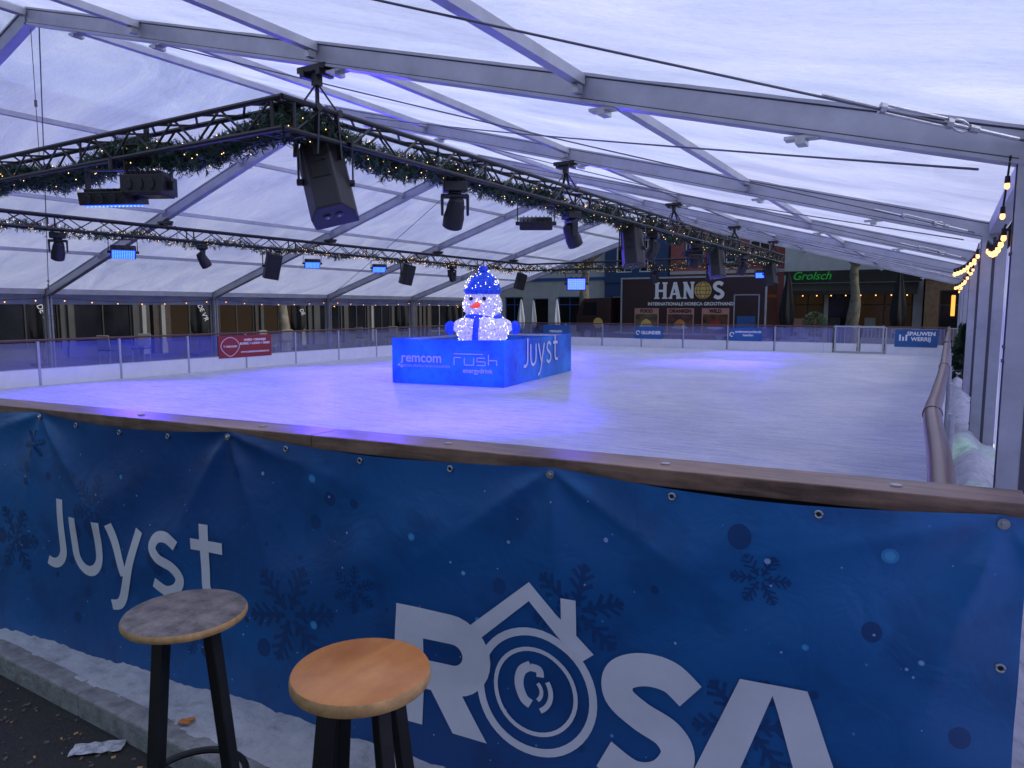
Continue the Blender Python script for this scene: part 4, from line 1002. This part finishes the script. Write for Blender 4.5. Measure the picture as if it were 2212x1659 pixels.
# trees
def tree(name,label,x,y,h,r,seed):
    random.seed(seed);e=thing(name,label,'tree',(x,y,-.2));mb=MB()
    P=[Vector((.06*math.sin(i*1.1+seed),.05*math.cos(i),h*i/8)) for i in range(9)]
    mb.tube(P,[r*(1.25-.08*i)*(1+.12*random.uniform(-1,1)) for i in range(9)],14);mb.obj('trunk',M_bark,e,smooth=True)
    mb=MB()
    def br(p,d,l,rr,dep):
        q=p+d*l;mb.tube([p,p.lerp(q,.5)+Vector((random.uniform(-.08,.08),random.uniform(-.08,.08),.05))*l,q],[rr,rr*.8,rr*.6],6)
        if dep: 
            for _ in range(3): br(q,(d+Vector((random.uniform(-.7,.7),random.uniform(-.7,.7),random.uniform(-.1,.6)))).normalized(),l*.68,rr*.55,dep-1)
    for a in range(5):
        t=a*1.256+seed;br(P[-1]-Vector((0,0,.3*a/5)),Vector((math.cos(t)*.8,math.sin(t)*.8,.7)).normalized(),1.5,r*.5,3)
    mb.obj('crown',M_bark,e,smooth=True);random.seed(seed+50)
tree('plane_tree','bare plane tree with mottled trunk on the square',-3.75,36.5,3.8,.26,3)
tree('plane_tree','bare plane tree with dark trunk beside the square',-17.6,37,4.0,.30,5)
tree('plane_tree','bare plane tree with dark trunk beside the square',-24,21,5.0,.2,6)

# closed parasols
def parasol(label,x,y,h,m,txt=None,face=0,wd=1.0):
    e=thing('closed_parasol',label,'parasol',(x,y,-.2),(0,0,face),group='closed parasols on the terraces');mb=MB();n=20;vs=[]
    prof=[(.12,.75),(.26,.9),(.30,1.2),(.27,1.6),(.20,2.1),(.11,2.6),(.03,2.9)]
    for r,z in prof:
        for k_ in range(n):
            t=2*math.pi*k_/n;q=wd*r*(1+.22*math.cos(5*t+z));vs.append((math.cos(t)*q,math.sin(t)*q,z*h/2.9))
    mb.add(vs,[(i*n+k_,i*n+(k_+1)%n,(i+1)*n+(k_+1)%n,(i+1)*n+k_) for i in range(len(prof)-1) for k_ in range(n)]);mb.obj('canopy',m,e,smooth=True)
    mb=MB();mb.cyl((0,0,0),(0,0,h+.05),.025,n=8);mb.box((0,0,.05),(.5,.5,.1));mb.obj('pole',M_black,e)
    if txt: text_mesh(txt,.22,face_mtx((.37,-.08,1.62),(.6,1,0))@Matrix.Rotation(R(-68),4,'Z'),M_textw,'lettering',e)
for x,y,h,tx in((-24,11.5,2.9,'DE VR'),(-24,17.0,3.0,"DE V'R"),(-24,21.8,3.0,'DE'),(-23,27.5,3.0,None),(-22.5,31,3.0,None)): parasol('closed black parasol with white lettering on the terrace' if tx else 'closed black parasol on the terrace',x,y,h,M_parasol,tx)
for x,y in((-20.3,34.5),(-18.6,35.5),(-21.5,38.0)): parasol('closed white parasol wrapped on its pole',x,y,2.3,M_parasolw,wd=.62)
for x,y in((-6.4,35.2),(-1.9,36)): parasol('tall closed black parasol before the pub',x,y,3.4,M_parasol)

# terrace chairs
ch=thing('terrace_chair','dark wicker terrace chair standing behind the barrier','chair',(-23,13,-.2),(0,0,R(200)),group='terrace chairs around the square')
mb=MB();mb.box((0,0,.45),(.46,.46,.05));mb.obj('seat',M_darkwood,ch,bevel=.015)
mb=MB();mb.box((0,.22,.72),(.44,.04,.42),Matrix.Rotation(R(-8),3,'X'));mb.obj('backrest',M_cream,ch,bevel=.015)
for a,b in((-.2,-.2),(.2,-.2),(.2,.2),(-.2,.2)):
    mb=MB();mb.cyl((a,b,0),(a*.95,b*.95,.43),.016,n=8);mb.obj('leg',M_steel,ch,smooth=True)
for x,y,r in((-23.2,14.2,30),(-22.6,19,100),(-23,20.2,250),(-22.8,24.5,180),(-22.4,26,20),(-7.2,34,180),(-6.3,33.6,150),(-5.6,34.3,200),(-.6,34.5,170),(.2,34,190),(-1.0,33.4,10),(-22.5,9,90)):
    copy_thing(ch,(x,y,-.2),(0,0,R(r)))

# trailer ---------------------------------------------------------------
trl=thing('box_trailer','dark maroon wholesale trailer with gold and white lettering','trailer',(-14.8,35.5,-.2));TW=7.4;z0,z1=.45,3.36
mb=MB();mb.box((TW/2,1.2,(z0+z1)/2),(TW,2.4,z1-z0));mb.obj('body',M_maroon,trl,bevel=.05)
for q in((TW/2,z1-.04,TW,.08),(TW/2,z0+.04,TW,.08),(.04,(z0+z1)/2,.08,z1-z0-.16),(TW-.04,(z0+z1)/2,.08,z1-z0-.16)):
    mb=MB();mb.box((q[0],-.01,q[1]),(q[2],.05,q[3]));mb.obj('edge_trim',M_alu,trl)
for x in(1.2,5.2,6.2):
    mb=MB();mb.cyl((x,.05,.42),(x,.30,.42),.42,n=24);mb.cyl((x,.03,.42),(x,.05,.42),.2,n=16,mi=1);mb.obj('wheel',[M_rubber,M_steel],trl,smooth=True)
mb=MB();kk=[0]
def TL(pts,w_):
    kk[0]+=1;o_=-.030-.0008*kk[0];stroke(mb,pts,w_,lambda a,b:(a,o_,b),step=.1,cross=1)
zl0,zl1=2.26,3.08
def ser(x,z,w_=.28): TL([(x-w_/2,z),(x+w_/2,z)],.08)
for x in(1.98,2.40): TL([(x,zl0),(x,zl1)],.18);ser(x,zl0+.03);ser(x,zl1-.03)
TL([(1.98,2.66),(2.40,2.66)],.12)
TL([(2.70,zl0),(2.92,zl1)],.12);TL([(3.14,zl0),(2.92,zl1)],.20);TL([(2.76,2.50),(3.05,2.50)],.10);ser(2.70,zl0+.03,.2);ser(3.14,zl0+.03,.28)
for x in(3.45,3.82): TL([(x,zl0),(x,zl1)],.13);
TL([(3.45,zl1-.06),(3.82,zl0+.06)],.20);ser(3.45,zl0+.03,.22);ser(3.45,zl1-.03,.22);ser(3.82,zl1-.03,.22)
TL(smooth_path([(5.32,2.92),(5.17,3.01),(4.99,2.97),(4.93,2.84),(5.02,2.71),(5.20,2.62),(5.32,2.50),(5.27,2.36),(5.10,2.30),(4.92,2.38)]),.18)
mb.obj('lettering',M_textw,trl)
mb=MB();gm=lambda a,b:(4.36+a,-.060,2.66+b);disc2(mb,0,0,.43,gm,28);mb.obj('globe_logo',M_gold,trl)
mb=MB();gm2=lambda a,b:(4.36+a,-.065,2.66+b)
for rx in(.16,.32): stroke(mb,arc(0,0,rx,0,360,28,ry=.40)[:-1],.025,gm2,closed=True,step=.1,cross=1)
for zz in(-.2,0,.2): stroke(mb,[(-math.sqrt(.4**2-zz*zz),zz),(math.sqrt(.4**2-zz*zz),zz)],.025,lambda a,b:(4.36+a,-.068,2.66+b),step=.2,cross=1)
mb.obj('globe_grid',M_maroon,trl)
text_mesh('INTERNATIONALE HORECA GROOTHANDEL',.225,face_mtx((3.80,-.03,1.99),(1,0,0)),M_textw,'lettering',trl,offset=.007)
for a,b,tx,cc in((.8,2.1,'FOOD',(.30,.22,.12)),(2.54,3.93,'DRANKEN',(.22,.10,.08)),(4.33,5.67,'WILD',(.28,.10,.04))):
    mb=MB();mb.box(((a+b)/2,-.03,1.12),(b-a,.03,1.32));pf=mb.obj('poster',M_posterframe,trl)
    pm=mat('poster_picture_'+tx.lower(),tuple(v_*.4 for v_ in cc),.5,noise_scale=3.5,noise_amt=.95)
    mb=MB();mb.box(((a+b)/2,-.05,1.00),(b-a-.12,.02,.96));mb.obj('picture',pm,pf)
    text_mesh(tx,.24,face_mtx(((a+b)/2,-.055,1.63),(1,0,0)),M_maroon,'lettering',pf,offset=.012)
    mb=MB();mb.lathe([(.05,0),(.32,.03),(.44,.10),(.34,.13),(.1,.14)],((a+b)/2,-.07,.72),20,sy=.1);mb.obj('plate_print',M_whitewall,pf,smooth=True)
    mb=MB();mb.lathe([(.32,0),(.30,.12),(.20,.26),(.04,.36)],((a+b)/2,-.07,.87),16,sy=.08);mb.obj('food_print',(M_gold,M_orleaf,M_red)[('FOOD','DRANKEN','WILD').index(tx)],pf,smooth=True)
mb=MB();mb.box((6.48,-.02,1.45),(1.12,.03,1.9));mb.obj('side_door',M_maroon,trl)
mb=MB()
for q in((6.48,2.42,1.2,.05),(6.48,.48,1.2,.05)): mb.box((q[0],-.045,q[1]),(q[2],.03,q[3]))
for x in(5.9,7.06): mb.box((x,-.045,1.45),(.05,.03,1.89))
mb.obj('door_frame',M_alu,trl)
mb=MB();mb.box((6.48,-.05,1.1),(.85,.02,.6));mb.obj('door_window',M_signblue,trl)  # blue light on the window put in as flat blue colour
trk=thing('delivery_truck','dark red delivery truck cab parked beside trailer','truck',(-17.3,35.3,-.2))
mb=MB();pr=[(0,.5),(0,1.35),(.25,2.05),(.45,2.3),(2.0,2.35),(2.0,.5)];vs=[(x,y,z) for y in(0,2.1) for x,z in pr];n=len(pr)
mb.add(vs,[tuple(range(n)),tuple(range(2*n-1,n-1,-1))]+[(i,n+i,n+(i+1)%n,(i+1)%n) for i in range(n)]);mb.obj('cab',M_maroon,trk,bevel=.04)
mb=MB();mb.add([(.35,-.008,1.4),(1.2,-.008,1.4),(1.2,-.008,2.1),(.5,-.008,2.1)],[(0,1,2,3)]);mb.obj('side_window',M_glassdark,trk)
mb=MB();mb.add([(.02,.2,1.42),(.02,1.9,1.42),(.235,1.9,2.02),(.235,.2,2.02)],[(3,2,1,0)]);mb.obj('windscreen',M_glassdark,trk)
mb=MB();mb.cyl((.7,-.02,.42),(.7,.25,.42),.42,n=24);mb.cyl((.7,-.04,.42),(.7,-.02,.42),.2,n=16,mi=1);mb.obj('wheel',[M_rubber,M_steel],trk,smooth=True)
mb=MB();mb.ball((-.03,.3,.8),.1,10);mb.obj('headlight',M_steel,trk,smooth=True)
mb=MB();disc2(mb,1.3,1.0,.28,lambda a,b:(a,-.01,b),20);mb.obj('globe_logo',M_gold,trk)

# crowd barriers
cb=thing('crowd_barrier','galvanised steel crowd barrier standing on the paving','crowd barrier',(-2.9,28.2,-.2),group='crowd barriers behind the gate')
mb=MB();mb.tube([(0,0,.15),(0,0,1.1),(2.0,0,1.1),(2.0,0,.15)],.02,8)
mb.cyl((0,0,.25),(2,0,.25),.018)
mb.obj('outer_frame',M_steel,cb,smooth=True)
for i in range(1,16):
    mb=MB();mb.cyl((i*.125,0,.25),(i*.125,0,1.1),.008,n=6);mb.obj('bar',M_steel,cb,smooth=True)
for x in(.2,1.8):
    mb=MB();mb.box((x,0,.1),(.05,.6,.03));mb.cyl((x,0,.1),(x,0,.25),.018);mb.obj('foot',M_steel,cb)
copy_thing(cb,(-2.6,28.9,-.2),(0,0,R(10)));copy_thing(cb,(-.7,28.6,-.2),(0,0,R(-5)));copy_thing(cb,(-5.2,28.6,-.2),(0,0,R(4)))

# christmas tree at the right and bush
def fir(name,label,cat,x,y,h,r,ball=False,n=1500):
    e=thing(name,label,cat,(x,y,-.1));mb=MB()
    for _ in range(n):
        t=random.random()**.8;z=.12*h+t*h*.88;rad=(r*(1-t)+.02)*(.75+.25*math.sin(z*22))*random.uniform(.5,1.05)
        if ball: 
            ph=math.acos(random.uniform(-1,1));z=h-r+r*math.cos(ph);rad=r*math.sin(ph)*random.uniform(.7,1.05)
        a=random.uniform(0,6.28);p=Vector((math.cos(a)*rad,math.sin(a)*rad,z));d=Vector((math.cos(a),math.sin(a),random.uniform(-.3,.4))).normalized()
        for q in range(4):
            nd=(d+Vector((random.gauss(0,.6),random.gauss(0,.6),random.gauss(0,.5)))).normalized()*.09;wv=nd.orthogonal().normalized()*.012
            mb.add([p-wv,p+wv,p+nd],[(0,1,2)])
    o_=mb.obj('crown',M_tree,e);mb=MB();mb.cyl((0,0,-.1),(0,0,h*.9),.03,.01,n=8);mb.obj('trunk',M_bark,e)
    if ball: mb=MB();mb.lathe([(.16,-.1),(.22,.3),(.2,.3)],(0,0,0),16);mb.obj('pot',M_aludark,e,smooth=True)
fir('fir_tree','small dark fir tree in the snow beside the barrier','fir tree',.32,17.3,1.35,.36)
fir('fir_tree','small dark fir tree in the snow beside the barrier','fir tree',.34,21.5,1.3,.36)
fir('potted_bush','round clipped bush in a pot by the pub','bush',-4.9,33.2,1.5,.45,True,900)

# faint green glow on snow at the foot of the posts
spot((.30,6.2,.9),(.24,6.4,0),8,90,(.4,1,.45))
spot((.30,8.8,.9),(.24,9.0,0),7,90,(.4,1,.45))
